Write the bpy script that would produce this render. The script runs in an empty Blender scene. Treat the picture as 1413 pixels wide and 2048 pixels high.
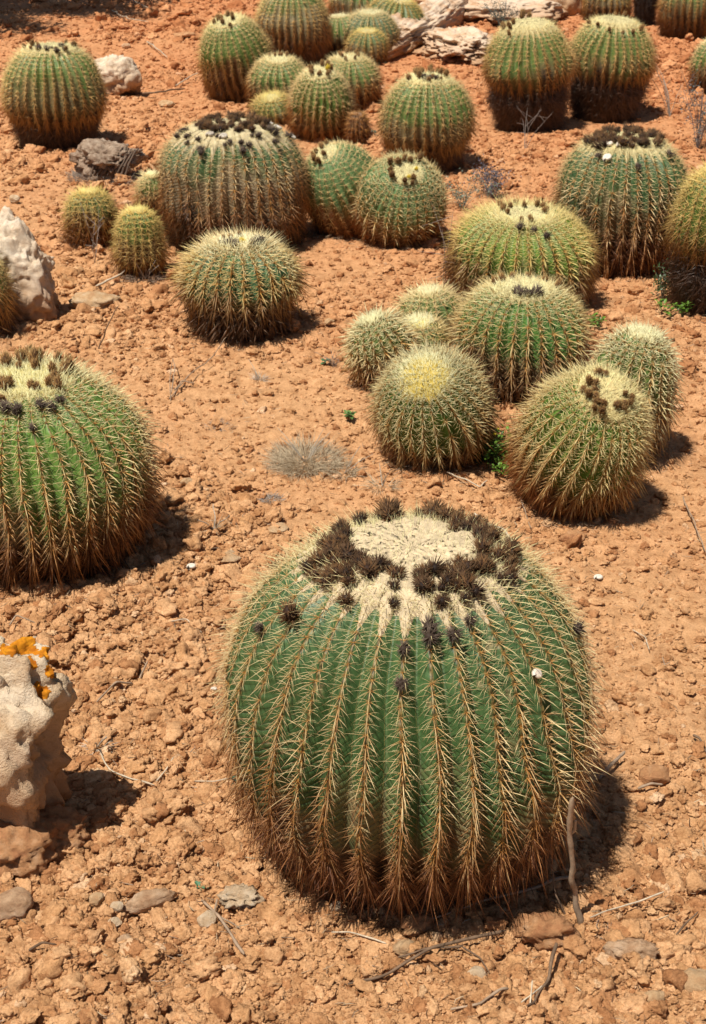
import bpy, bmesh, math
import numpy as np
from mathutils import Matrix, Vector, Euler

scene = bpy.context.scene
COL = scene.collection
R_ = math.radians

# ------------------------------------------------------------------ camera
CAM_H = 1.7
PITCH = R_(26)
FPX = 3000.0            # focal length in photograph pixels (photo 1413 x 2048)
cam_d = bpy.data.cameras.new('camera')
cam = bpy.data.objects.new('camera', cam_d)
COL.objects.link(cam)
cam.location = (0, 0, CAM_H)
cam.rotation_euler = (R_(90) - PITCH, 0, 0)
cam_d.sensor_fit = 'VERTICAL'
cam_d.sensor_height = 36
cam_d.lens = FPX / 2048 * 36
cam_d.clip_start = 0.05
cam_d.clip_end = 1500
cam_d.dof.use_dof = True
cam_d.dof.focus_distance = 2.75
cam_d.dof.aperture_fstop = 18
scene.camera = cam

# ------------------------------------------------------------------ light
SUN_EL, SUN_AZ = 67.0, 224.0          # azimuth clockwise from +Y
w = bpy.data.worlds.new("World")
scene.world = w
w.use_nodes = True
nt = w.node_tree
bg = nt.nodes.get('Background') or nt.nodes.new('ShaderNodeBackground')
sky = nt.nodes.new('ShaderNodeTexSky')
sky.sky_type = 'NISHITA'
sky.sun_disc = False
sky.sun_elevation = R_(SUN_EL)
sky.sun_rotation = R_(SUN_AZ)
nt.links.new(sky.outputs[0], bg.inputs['Color'])
bg.inputs['Strength'].default_value = 0.05
sd = bpy.data.lights.new('sun', 'SUN')
sd.energy = 5.0
sd.angle = R_(0.5)
sd.color = (1.0, 0.96, 0.89)
sun = bpy.data.objects.new('sun', sd)
COL.objects.link(sun)
sx = math.sin(R_(SUN_AZ)) * math.cos(R_(SUN_EL))
sy = math.cos(R_(SUN_AZ)) * math.cos(R_(SUN_EL))
sz = math.sin(R_(SUN_EL))
sun.location = (sx * 30, sy * 30, sz * 30)
sun.rotation_euler = Vector((sx, sy, sz)).to_track_quat('Z', 'Y').to_euler()
scene.view_settings.view_transform = 'Standard'
scene.view_settings.look = 'None'
scene.view_settings.exposure = 0.28
scene.view_settings.gamma = 1
scene.view_settings.use_curve_mapping = False

# ------------------------------------------------------------------ helpers
FW = np.array([0, math.cos(PITCH), -math.sin(PITCH)])
UP = np.array([0, math.sin(PITCH), math.cos(PITCH)])

def proj(P):
    q = np.asarray(P, float) - np.array([0, 0, CAM_H])
    d = q @ FW
    return np.stack([706.5 + FPX * q[..., 0] / d, 1024 - FPX * (q @ UP) / d], -1), d

def at(x, y):
    d = FW + (x - 706.5) / FPX * np.array([1., 0, 0]) - (y - 1024) / FPX * UP
    d = d * (CAM_H / -d[2])
    return float(d[0]), float(d[1])

def hashu(ix, iy, iz, seed=0):
    h = (ix.astype(np.int64) * 374761393 + iy.astype(np.int64) * 668265263 + iz.astype(np.int64) * 2147483647 + seed * 1274126177) & 0xFFFFFFFF
    h = ((h ^ (h >> 13)) * 1274126177) & 0xFFFFFFFF
    h = ((h ^ (h >> 16)) * 2246822519) & 0xFFFFFFFF
    return (h ^ (h >> 15)) & 0xFFFFFFFF

def vnoise(P, seed=0):
    """smooth value noise in -1..1 of points (...,3)"""
    i = np.floor(P).astype(np.int64)
    f = P - i
    f = f * f * f * (f * (f * 6 - 15) + 10)
    out = 0
    for dx in (0, 1):
        wx = f[..., 0] if dx else 1 - f[..., 0]
        for dy in (0, 1):
            wy = f[..., 1] if dy else 1 - f[..., 1]
            for dz in (0, 1):
                wz = f[..., 2] if dz else 1 - f[..., 2]
                v = hashu(i[..., 0] + dx, i[..., 1] + dy, i[..., 2] + dz, seed) / 2147483648.0 - 1
                out = out + wx * wy * wz * v
    return out

def fbm(P, oct=4, seed=0, gain=0.5):
    a, s, o = 1.0, 0.0, 0
    for k in range(oct):
        s = s + a * vnoise(P * 2.03 ** k + 17.3 * k, seed + k)
        a *= gain
    return s

def sstep(a, b, x):
    t = np.clip((x - a) / (b - a), 0, 1)
    return t * t * (3 - 2 * t)

def vor2(X, Y, seed):
    """2D cellular: F1 distance, F2 distance, random of the nearest cell"""
    ix = np.floor(X).astype(np.int64); iy = np.floor(Y).astype(np.int64)
    F1 = np.full(X.shape, 9.0); F2 = np.full(X.shape, 9.0); rr = np.zeros(X.shape)
    z = np.zeros_like(ix)
    for dx in (-1, 0, 1):
        for dy in (-1, 0, 1):
            cx = ix + dx; cy = iy + dy
            px = cx + hashu(cx, cy, z, seed) / 4294967296.0
            py = cy + hashu(cx, cy, z + 5, seed) / 4294967296.0
            r = hashu(cx, cy, z + 9, seed) / 4294967296.0
            d = np.hypot(X - px, Y - py)
            m = d < F1
            F2 = np.where(m, F1, np.minimum(F2, d))
            rr = np.where(m, r, rr)
            F1 = np.where(m, d, F1)
    return F1, F2, rr

def mk_mesh(name, V, faces, mat=None, col=None, uv=None, smooth=True, smooth_arr=None):
    """faces: list of int arrays (n,k)"""
    me = bpy.data.meshes.new(name)
    V = np.ascontiguousarray(V, dtype=np.float32)
    faces = [np.asarray(f, dtype=np.int32) for f in faces if len(f)]
    me.vertices.add(len(V))
    me.vertices.foreach_set('co', V.ravel())
    nl = sum(f.size for f in faces); npoly = sum(len(f) for f in faces)
    me.loops.add(nl); me.polygons.add(npoly)
    lv = np.concatenate([f.ravel() for f in faces])
    tot = np.concatenate([np.full(len(f), f.shape[1], np.int32) for f in faces])
    st = np.concatenate([[0], np.cumsum(tot)[:-1]]).astype(np.int32)
    me.loops.foreach_set('vertex_index', lv)
    me.polygons.foreach_set('loop_start', st)
    me.polygons.foreach_set('loop_total', tot)
    me.polygons.foreach_set('use_smooth', np.full(npoly, smooth, dtype=bool))
    if col is not None:
        a = me.color_attributes.new('Col', 'FLOAT_COLOR', 'POINT')
        c = np.ones((len(V), 4), np.float32)
        c[:, :col.shape[1]] = col
        a.data.foreach_set('color', c.ravel())
    if uv is not None:
        u = me.uv_layers.new(name='UVMap')
        u.data.foreach_set('uv', np.asarray(uv, np.float32)[lv].ravel())
    me.update(calc_edges=True)
    if mat: me.materials.append(mat)
    return me

def link(name, me, parent=None, label=None, cat=None, group=None, kind=None, loc=None):
    o = bpy.data.objects.new(name, me)
    COL.objects.link(o)
    if parent: o.parent = parent
    if loc is not None: o.location = loc
    if label: o['label'] = label
    if cat: o['category'] = cat
    if group: o['group'] = group
    if kind: o['kind'] = kind
    return o

def grid_faces(nr, nc, wrap=True):
    i = np.arange(nr - 1)[:, None]; j = np.arange(nc if wrap else nc - 1)[None, :]
    a = i * nc + j; b = i * nc + (j + 1) % nc
    return np.stack([a, b, b + nc, a + nc], -1).reshape(-1, 4)

def icosphere(sub):
    bm = bmesh.new()
    bmesh.ops.create_icosphere(bm, subdivisions=sub, radius=1)
    V = np.array([v.co[:] for v in bm.verts]); F = np.array([[v.index for v in f.verts] for f in bm.faces])
    bm.free()
    return V, F
ICO = {k: icosphere(k) for k in (2, 3, 4, 5, 6)}

# ------------------------------------------------------------------ materials
def newmat(name):
    m = bpy.data.materials.new(name); m.use_nodes = True
    t = m.node_tree; b = t.nodes['Principled BSDF']
    return m, t, b
def N(t, typ, **kw):
    n = t.nodes.new(typ)
    for k, v in kw.items(): setattr(n, k, v)
    return n
def noise_node(t, vec, scale, detail=4, rough=0.6):
    n = N(t, 'ShaderNodeTexNoise'); n.inputs['Scale'].default_value = scale
    n.inputs['Detail'].default_value = detail; n.inputs['Roughness'].default_value = rough
    if vec is not None: t.links.new(vec, n.inputs['Vector'])
    return n.outputs['Fac']
def ramp(t, fac, stops):
    r = N(t, 'ShaderNodeValToRGB')
    while len(r.color_ramp.elements) < len(stops): r.color_ramp.elements.new(0.5)
    for e, (p, c) in zip(r.color_ramp.elements, stops):
        e.position = p; e.color = (c[0], c[1], c[2], 1)
    t.links.new(fac, r.inputs[0])
    return r.outputs[0]
def mixc(t, fac, a, b, mode='MIX'):
    m = N(t, 'ShaderNodeMix'); m.data_type = 'RGBA'; m.blend_type = mode
    for s, v in ((m.inputs[0], fac), (m.inputs[6], a), (m.inputs[7], b)):
        if hasattr(v, 'is_linked'): t.links.new(v, s)
        else: s.default_value = v if not isinstance(v, tuple) else (v + (1,) if len(v) == 3 else v)
    return m.outputs[2]
def math_(t, op, a, b=None, c=None):
    m = N(t, 'ShaderNodeMath'); m.operation = op
    for i, v in enumerate((a, b, c)):
        if v is None: continue
        if hasattr(v, 'is_linked'): t.links.new(v, m.inputs[i])
        else: m.inputs[i].default_value = v
    return m.outputs[0]
def bump(t, b, height, strength, dist):
    n = N(t, 'ShaderNodeBump'); n.inputs['Strength'].default_value = strength; n.inputs['Distance'].default_value = dist
    t.links.new(height, n.inputs['Height'])
    t.links.new(n.outputs[0], b.inputs['Normal'])
    return n
def spec(b, v):
    b.inputs['Specular IOR Level'].default_value = v

def soil_mat(name, random=False, dark=1.0, pale=0.0):
    m, t, b = newmat(name)
    geo = N(t, 'ShaderNodeNewGeometry'); pos = geo.outputs['Position']
    sep = N(t, 'ShaderNodeSeparateXYZ'); t.links.new(pos, sep.inputs[0])
    big = noise_node(t, pos, 1.3, 5, 0.6)
    far = math_(t, 'MULTIPLY_ADD', sep.outputs[1], 0.115, -0.36)
    far = math_(t, 'ADD', far, math_(t, 'MULTIPLY_ADD', sep.outputs[0], 0.09, 0))
    f1 = math_(t, 'ADD', far, math_(t, 'MULTIPLY_ADD', big, 1.2, -0.6))
    f1 = math_(t, 'MINIMUM', math_(t, 'MAXIMUM', f1, 0), 1)
    base = mixc(t, f1, (0.575, 0.308, 0.140), (0.53, 0.225, 0.093))
    mid = noise_node(t, pos, 26, 5, 0.7)
    base = mixc(t, 1.0, base, ramp(t, mid, [(0.3, (0.66, 0.60, 0.55)), (0.5, (1, 1, 1)), (0.72, (1.22, 1.27, 1.35))]), 'MULTIPLY')
    fine = noise_node(t, pos, 240, 4, 0.75)
    base = mixc(t, 1.0, base, ramp(t, fine, [(0.3, (0.68, 0.62, 0.58)), (0.5, (1, 1, 1)), (0.75, (1.25, 1.3, 1.35))]), 'MULTIPLY')
    if random:
        oi = N(t, 'ShaderNodeObjectInfo')
        base = mixc(t, 1.0, base, ramp(t, oi.outputs['Random'], [(0.0, (0.74, 0.62, 0.55)), (0.35, (0.98, 0.96, 0.92)), (0.8, (1.1, 1.12, 1.15)), (0.965, (1.15, 1.2, 1.25)), (0.975, (1.2, 1.35, 1.5)), (1.0, (1.25, 1.5, 1.9))]), 'MULTIPLY')
    if dark != 1.0: base = mixc(t, 1.0, base, (dark, dark, dark), 'MULTIPLY')
    t.links.new(base, b.inputs['Base Color'])
    b.inputs['Roughness'].default_value = 0.95; spec(b, 0.15)
    h = math_(t, 'ADD', math_(t, 'MULTIPLY', noise_node(t, pos, 90, 6, 0.75), 0.8), math_(t, 'MULTIPLY', noise_node(t, pos, 420, 3, 0.7), 0.25))
    bump(t, b, h, 0.9, 0.010)
    return m
M_soil = soil_mat('soil')
M_clod = soil_mat('clod', True)

def rock_mat(name, c1, c2, c3, soil_z=None, scale=14):
    m, t, b = newmat(name)
    tc = N(t, 'ShaderNodeTexCoord'); pos = tc.outputs['Object']
    n1 = noise_node(t, pos, scale, 6, 0.65); n2 = noise_node(t, pos, scale * 5, 5, 0.75)
    base = ramp(t, n1, [(0.32, c3), (0.5, c1), (0.68, c2)])
    base = mixc(t, 1.0, base, ramp(t, n2, [(0.3, (0.74, 0.68, 0.62)), (0.45, (1, 1, 1)), (0.7, (1.18, 1.17, 1.15))]), 'MULTIPLY')
    if soil_z is not None:
        sep = N(t, 'ShaderNodeSeparateXYZ'); t.links.new(pos, sep.inputs[0])
        f = math_(t, 'ADD', math_(t, 'MULTIPLY_ADD', sep.outputs[2], -1.0 / soil_z, 1.0), math_(t, 'MULTIPLY_ADD', n1, 1.6, -0.8))
        f = math_(t, 'MINIMUM', math_(t, 'MAXIMUM', f, 0), 0.9)
        base = mixc(t, f, base, (0.42, 0.22, 0.10))
    t.links.new(base, b.inputs['Base Color'])
    b.inputs['Roughness'].default_value = 0.9; spec(b, 0.2)
    h = math_(t, 'ADD', n2, math_(t, 'MULTIPLY', noise_node(t, pos, scale * 20, 3, 0.7), 0.4))
    bump(t, b, h, 1.0, 0.005)
    return m
M_rock = rock_mat('limestone', (0.62, 0.47, 0.31), (0.70, 0.59, 0.44), (0.48, 0.32, 0.18), 0.30)
M_rock2 = rock_mat('pale_limestone', (0.66, 0.52, 0.37), (0.74, 0.64, 0.50), (0.52, 0.34, 0.20), 0.18)
M_rockbig = rock_mat('ledge_limestone', (0.60, 0.44, 0.30), (0.68, 0.56, 0.43), (0.44, 0.24, 0.12), 0.14, 6)
M_stone = rock_mat('buff_stone', (0.56, 0.36, 0.19), (0.62, 0.45, 0.28), (0.45, 0.24, 0.11), None, 30)
M_ostone = rock_mat('orange_stone', (0.50, 0.25, 0.11), (0.56, 0.33, 0.18), (0.38, 0.16, 0.07), None, 30)
M_pale = rock_mat('pale_stone', (0.66, 0.48, 0.30), (0.74, 0.60, 0.44), (0.56, 0.36, 0.20), None, 40)
M_greyst = rock_mat('grey_stone', (0.60, 0.38, 0.22), (0.66, 0.46, 0.30), (0.42, 0.23, 0.12), None, 40)
M_deadw = rock_mat('dead_matter', (0.36, 0.25, 0.17), (0.50, 0.38, 0.27), (0.16, 0.09, 0.05), None, 40)

def attr_mat(name, rough=0.5, sp=0.3, nscale=None, transl=0.0):
    m, t, b = newmat(name)
    a = N(t, 'ShaderNodeAttribute'); a.attribute_name = 'Col'
    c = a.outputs['Color']
    if nscale:
        tc = N(t, 'ShaderNodeTexCoord')
        c = mixc(t, 1.0, c, ramp(t, noise_node(t, tc.outputs['Object'], nscale, 4, 0.7), [(0.3, (0.7, 0.7, 0.7)), (0.7, (1.25, 1.25, 1.25))]), 'MULTIPLY')
    t.links.new(c, b.inputs['Base Color'])
    b.inputs['Roughness'].default_value = rough; spec(b, sp)
    return m
M_spine = attr_mat('spine', 0.45, 0.35)
M_wool = attr_mat('wool', 0.95, 0.1, 60)
M_flower = attr_mat('dried_flower', 0.7, 0.2)
M_twig = attr_mat('twig_wood', 0.85, 0.2, 90)
M_leaf = attr_mat('leaf', 0.45, 0.4, 60)
M_lichen = attr_mat('lichen', 0.95, 0.1, 220)
def shell_mat():
    m, t, b = newmat('shell'); b.inputs['Base Color'].default_value = (0.64, 0.56, 0.45, 1)
    b.inputs['Roughness'].default_value = 0.5
    return m
M_shell = shell_mat()

def body_mat():
    m, t, b = newmat('cactus_skin')
    a = N(t, 'ShaderNodeAttribute'); a.attribute_name = 'Col'
    uv = N(t, 'ShaderNodeUVMap'); sep = N(t, 'ShaderNodeSeparateXYZ'); t.links.new(uv.outputs[0], sep.inputs[0])
    tc = N(t, 'ShaderNodeTexCoord'); ob = tc.outputs['Object']
    au = math_(t, 'ABSOLUTE', sep.outputs[0])
    nz = noise_node(t, ob, 30, 3, 0.6)
    c = mixc(t, 1.0, a.outputs['Color'], ramp(t, noise_node(t, ob, 45, 5, 0.7), [(0.3, (0.72, 0.76, 0.72)), (0.7, (1.22, 1.18, 1.25))]), 'MULTIPLY')
    # corky areole line on the crest
    cr = math_(t, 'SUBTRACT', 1.0, math_(t, 'DIVIDE', au, 0.16)); cr = math_(t, 'MAXIMUM', cr, 0.0)
    cr = math_(t, 'MINIMUM', math_(t, 'MULTIPLY', cr, 1.8), 0.85)
    c = mixc(t, cr, c, ramp(t, noise_node(t, ob, 160, 3, 0.7), [(0.4, (0.055, 0.035, 0.012)), (0.6, (0.26, 0.17, 0.05))]))
    # scar lines along the furrows and small pale scuffs
    va = math_(t, 'MAXIMUM', math_(t, 'MULTIPLY_ADD', au, 16.0, -15.2), 0.0)
    c = mixc(t, math_(t, 'MULTIPLY', math_(t, 'MINIMUM', va, 1.0), math_(t, 'MULTIPLY', nz, 0.6)), c, (0.34, 0.30, 0.20))
    sc_ = noise_node(t, ob, 19, 4, 0.65)
    c = mixc(t, ramp(t, sc_, [(0.64, (0, 0, 0)), (0.70, (0.75, 0.75, 0.75))]), c, (0.24, 0.19, 0.09))
    # folds across the rib
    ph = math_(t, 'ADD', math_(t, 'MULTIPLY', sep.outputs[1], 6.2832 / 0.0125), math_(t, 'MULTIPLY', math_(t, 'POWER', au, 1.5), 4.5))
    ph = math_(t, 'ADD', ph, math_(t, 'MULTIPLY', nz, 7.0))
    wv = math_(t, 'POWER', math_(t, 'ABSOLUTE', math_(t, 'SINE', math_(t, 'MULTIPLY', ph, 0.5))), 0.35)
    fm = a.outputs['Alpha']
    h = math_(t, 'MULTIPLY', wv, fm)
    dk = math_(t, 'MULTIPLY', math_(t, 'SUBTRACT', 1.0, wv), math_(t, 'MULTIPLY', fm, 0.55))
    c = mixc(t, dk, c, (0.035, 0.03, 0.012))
    t.links.new(c, b.inputs['Base Color'])
    rr = ramp(t, nz, [(0.3, (0.42, 0.42, 0.42)), (0.7, (0.62, 0.62, 0.62))]); t.links.new(rr, b.inputs['Roughness'])
    spec(b, 0.35)
    bump(t, b, h, 0.8, 0.004)
    return m
M_body = body_mat()

# ------------------------------------------------------------------ ground
CAC = [  # name key, X, Y, R, H, base ratio, profile exponent, tilt x, tilt y
('main',0.095,2.145,0.323,0.602,0.42,0.92,0.00,0.00),
('left',-0.755,3.258,0.277,0.483,0.60,0.90,0.00,-0.08),
('crowned',-0.484,6.001,0.306,0.494,0.80,0.72,0.00,0.00),
('frontmid',-0.378,4.902,0.211,0.335,0.80,0.85,0.00,-0.03),
('small5',-1.063,5.987,0.109,0.224,0.85,0.80,0.00,0.00),
('small6',-0.810,5.559,0.101,0.269,0.80,0.85,0.00,0.00),
('sliver7',-0.862,6.431,0.080,0.194,0.80,0.90,0.00,0.00),
('lean8',-0.040,6.130,0.185,0.390,0.70,1.00,-0.45,-0.35),
('lean9',0.193,5.974,0.196,0.362,0.60,1.00,0.12,-0.70),
('topleft',-1.525,7.800,0.267,0.523,0.80,0.88,0.00,0.00),
('top11',-0.683,9.072,0.218,0.483,0.70,0.90,-0.20,-0.25),
('top12',-0.398,10.310,0.251,0.490,0.70,0.85,0.00,0.00),
('c13',-0.422,8.754,0.185,0.298,0.70,0.90,0.00,-0.20),
('c14',-0.167,7.981,0.175,0.385,0.70,1.00,0.00,-0.30),
('c15',-0.020,8.792,0.185,0.290,0.70,0.90,0.00,-0.10),
('pe',0.097,10.35,0.150,0.230,0.70,1.00,0.00,-0.10),
('c16',-0.441,8.413,0.135,0.160,0.70,1.00,-0.10,-0.30),
('mid17',0.354,7.290,0.230,0.458,0.76,0.92,0.00,-0.03),
('pup18',0.025,7.829,0.067,0.173,0.80,1.00,0.00,0.00),
('pa',-0.080,10.607,0.160,0.28,0.70,1.00,-0.10,0.00),
('pb',0.117,10.586,0.20,0.31,0.70,0.90,0.00,-0.10),
('pc',0.300,11.187,0.23,0.34,0.70,1.00,0.20,-0.10),
('pd',0.048,11.959,0.24,0.33,0.70,1.00,0.00,0.00),
('tr20',0.943,8.251,0.254,0.586,0.78,0.95,-0.08,-0.05),
('tr21',1.418,8.528,0.255,0.559,0.78,0.95,0.05,-0.05),
('t22',1.997,12.350,0.194,0.316,0.70,1.00,0.00,0.00),
('t23',2.243,12.042,0.111,0.388,0.80,1.00,0.00,0.00),
('t24',2.460,11.449,0.225,0.468,0.70,0.90,0.00,0.00),
('r25',2.155,9.201,0.147,0.317,0.70,0.90,0.00,0.00),
('r26',1.036,5.722,0.265,0.506,0.70,0.80,0.00,0.00),
('r27',1.295,5.160,0.195,0.513,0.75,0.85,0.00,0.00),
('m28',0.605,5.228,0.267,0.334,0.75,0.90,0.00,-0.10),
('m29',0.512,4.344,0.212,0.338,0.65,0.90,0.00,-0.05),
('p30',0.093,4.396,0.114,0.240,0.70,1.00,-0.35,-0.10),
('p31',0.262,4.792,0.122,0.185,0.70,0.90,-0.10,0.00),
('p32',0.215,4.505,0.112,0.180,0.70,1.00,-0.10,-0.10),
('g33',0.217,3.823,0.163,0.335,0.60,1.00,-0.20,-0.72),
('g34',0.588,3.534,0.170,0.405,0.60,1.00,0.22,-0.60),
('g35',0.760,3.868,0.130,0.385,0.70,0.95,0.15,-0.05),
('l36',-1.275,4.85,0.130,0.315,0.70,0.90,0.00,0.00),
]

def density(X, Y):
    P = np.stack([X * 1.9, Y * 1.2, X * 0], -1)
    d = 0.60 + 0.60 * fbm(P, 3, 31)
    # rougher clods at the lower right and bottom, smoother soil in the middle left
    d = d + 0.35 * np.exp(-((X - 0.75) ** 2 + (Y - 1.9) ** 2) / 0.5)
    d = d - 0.42 * np.exp(-(((X + 0.25) / 0.45) ** 2 + ((Y - 4.0) / 0.55) ** 2))
    d = d - 0.3 * np.exp(-(((X + 0.0) / 0.2) ** 2 + ((Y - 1.72) / 0.08) ** 2))
    return np.clip(d, 0.22, 1.3)

def gh(X, Y):
    X = np.asarray(X, float); Y = np.asarray(Y, float)
    P = np.stack([X, Y, X * 0], -1)
    h = 0.012 * fbm(P * 1.1, 2, 5)
    d = density(X, Y)
    wx = X + 0.02 * fbm(P * 22, 3, 8); wy = Y + 0.02 * fbm(P * 22 + 50, 3, 9)
    for sc, amp, sd_ in ((7, 0.018, 1), (17, 0.014, 2), (37, 0.008, 3)):
        F1, F2, r = vor2(wx * sc, wy * sc, sd_)
        lump = np.clip(1 - (F1 / 0.62) ** 2, 0, 1) ** 0.6 * sstep(0.35, 1.0, r)
        h = h + amp * lump * (0.3 + d)
    h = h + 0.003 * fbm(P * 45, 3, 12)
    # slight hollow round each plant base
    return h

def build_ground():
    ha = R_(17.5)
    fin = np.linspace(-ha, ha, 620)
    out1 = -np.linspace(math.pi, ha, 60)[:-1]
    out2 = np.linspace(ha, math.pi, 60)[1:-1]
    A = np.concatenate([out1, fin, out2])
    r = [0.25, 0.6, 1.0]
    x = 1.35
    q = 1.0046
    while x < 15.5: r.append(x); x *= q
    while x < 900: r.append(x); x *= 1.16
    r = np.array(r)
    RR, AA = np.meshgrid(r, A, indexing='ij')
    X = RR * np.sin(AA); Y = RR * np.cos(AA)
    Z = gh(X, Y)
    Z[RR > 40] = 0
    V = np.stack([X, Y, Z], -1).reshape(-1, 3)
    F = grid_faces(len(r), len(A))
    V = np.vstack([V, [[0, 0, 0]]]); n = len(A); c = len(V) - 1
    tri = np.array([[c, (j + 1) % n, j] for j in range(n)])
    F = F[:, ::-1]
    me = mk_mesh('ground', V, [F, tri], M_soil)
    link('ground', me, kind='structure')
build_ground()

# ------------------------------------------------------------------ rocks and stones
def rock_verts(sub, dims, seed, planes=12, cut=0.72, rough=0.18, nscale=1.7, pits=0.0, pscale=3.0, layer=0.0):
    V, F = ICO[sub]
    V = V.copy(); rng = np.random.default_rng(seed)
    for k in range(planes):
        d = rng.normal(size=3); d /= np.linalg.norm(d)
        o = rng.uniform(cut, 0.96)
        e = V @ d - o
        V = V - np.maximum(e, 0)[:, None] * d * 0.92
    nrm = V / np.linalg.norm(V, axis=1, keepdims=True)
    dsp = rough * fbm(V * nscale + seed * 3.7, 3, seed) + rough * 0.42 * fbm(V * nscale * 4, 4, seed + 5)
    dsp = dsp + rough * 0.16 * fbm(V * nscale * 11, 4, seed + 8, .6)
    if pits:
        q = vnoise(V * pscale + seed, seed + 40) ; dsp = dsp - pits * sstep(0.22, 0.55, q)
        q = vnoise(V * pscale * 2.6 + seed, seed + 41); dsp = dsp - pits * 0.5 * sstep(0.25, 0.55, q)
        q = vnoise(V * pscale * 6.5 + seed, seed + 42); dsp = dsp - pits * 0.22 * sstep(0.2, 0.5, q)
    if layer:
        zz = V[:, 2] * 6 + 1.2 * fbm(V * 1.5, 3, seed + 3)
        dsp = dsp + layer * (np.abs(np.mod(zz, 1) - 0.5) * 2 - 0.5) ** 3 * 8 * 0.25
    V = V + nrm * dsp[:, None]
    return V * np.array(dims), F

def rock(name, label, px, py, dims, seed, mat, group=None, rot=0.0, tilt=(0, 0), sink=0.25, sub=4, cat='rock', xy=None, **kw):
    peak = kw.pop('peak', 0)
    V, F = rock_verts(sub, dims, seed, **kw)
    if peak: V[:, :2] *= (1 - peak * V[:, 2:3] / dims[2])
    M = Euler((tilt[0], tilt[1], rot)).to_matrix(); V = V @ np.array(M).T
    X, Y = at(px, py) if xy is None else xy
    zmin = V[:, 2].min(); zmax = V[:, 2].max()
    V[:, 2] -= zmin + sink * (zmax - zmin)
    me = mk_mesh(name, V, [F], mat)
    o = link(name, me, None, label, cat, group, loc=(X, Y, float(gh(X, Y))))
    return o, V, F

# large rock with lichen, lower left
X0, Y0 = at(-84, 1662)
o, V, F = rock('limestone_rock', 'large beige pitted limestone rock with orange lichen on top, left of the biggest cactus', 0, 0,
     (0.21, 0.13, 0.262), 11, M_rock, sub=6, xy=(X0, Y0), planes=12, cut=0.7, rough=0.20, nscale=1.5, pits=0.17, pscale=2.3, sink=0.10)
Vw = V + np.array(o.location)
nr_ = np.cross(V[F[:, 1]] - V[F[:, 0]], V[F[:, 2]] - V[F[:, 0]]); nr_ /= np.linalg.norm(nr_, axis=1, keepdims=True) + 1e-12
cen = Vw[F].mean(1); pc, dd = proj(cen)
toc = np.array([0, 0, CAM_H]) - cen; toc /= np.linalg.norm(toc, axis=1, keepdims=True)
vis = (nr_ * toc).sum(1) > 0.0
LICH = [(28, 1292, 22), (60, 1296, 18), (92, 1303, 12), (20, 1320, 11), (34, 1340, 15), (58, 1322, 14), (112, 1338, 17), (85, 1384, 11), (75, 1368, 7), (-30, 1300, 25), (45, 1285, 26)]
vnA = np.zeros_like(V)
for k in range(3): np.add.at(vnA, F[:, k], nr_)
vnA /= np.linalg.norm(vnA, axis=1, keepdims=True)
def midsub(vv, nn, ff):
    e = np.sort(np.concatenate([ff[:, [0, 1]], ff[:, [1, 2]], ff[:, [2, 0]]]), 1)
    u, inv = np.unique(e, axis=0, return_inverse=True); inv = inv.ravel()
    m = len(ff); a, b, c = inv[:m] + len(vv), inv[m:2 * m] + len(vv), inv[2 * m:] + len(vv)
    v2 = np.vstack([vv, (vv[u[:, 0]] + vv[u[:, 1]]) / 2]); n2 = np.vstack([nn, (nn[u[:, 0]] + nn[u[:, 1]]) / 2])
    f = np.concatenate([np.stack([ff[:, 0], a, c], 1), np.stack([a, ff[:, 1], b], 1), np.stack([c, b, ff[:, 2]], 1), np.stack([a, b, c], 1)])
    return v2, n2, f
LO = np.array(o.location)
for li, (lx, ly, lr) in enumerate(LICH):
    sel = vis & (np.hypot(pc[:, 0] - lx, pc[:, 1] - ly) < lr * 1.9 + 12)
    if sel.sum() < 3: continue
    ids, inv = np.unique(F[sel].ravel(), return_inverse=True)
    vv, nn_, ff = V[ids], vnA[ids], inv.reshape(-1, 3)
    for _ in range(2): vv, nn_, ff = midsub(vv, nn_, ff)
    pv, _d = proj(vv + LO)
    dv = np.hypot(pv[:, 0] - lx, pv[:, 1] - ly) / lr * .86 + .40 * fbm(vv * 60, 3, 60 + li) + .25 * vnoise(vv * 260, 61)
    ff = ff[(dv[ff] < 1).all(1)]
    if len(ff) < 10: continue
    lab = np.arange(len(vv))
    for _ in range(300):
        mn = lab[ff].min(1); new = lab.copy()
        for k in range(3): np.minimum.at(new, ff[:, k], mn)
        if (new == lab).all(): break
        lab = new
    comp = lab[ff[:, 0]]; big = np.bincount(comp).argmax(); ff = ff[comp == big]
    ids, inv = np.unique(ff.ravel(), return_inverse=True); vv = vv[ids]; nn_ = nn_[ids]; dv = dv[ids]
    vv = vv + nn_ * (0.0003 + 0.0009 * sstep(1, .6, dv) * (0.45 + 0.8 * np.abs(vnoise(vv * 420, 4))))[:, None]
    q = vnoise(vv * 150, 9)[:, None] * 0.5 + 0.5
    col = (1 - q) * np.array([0.34, 0.095, 0.008]) + q * np.array([0.54, 0.22, 0.012])
    link('lichen', mk_mesh('lichen', vv, [inv.reshape(-1, 3)], M_lichen, col), o)

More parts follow.
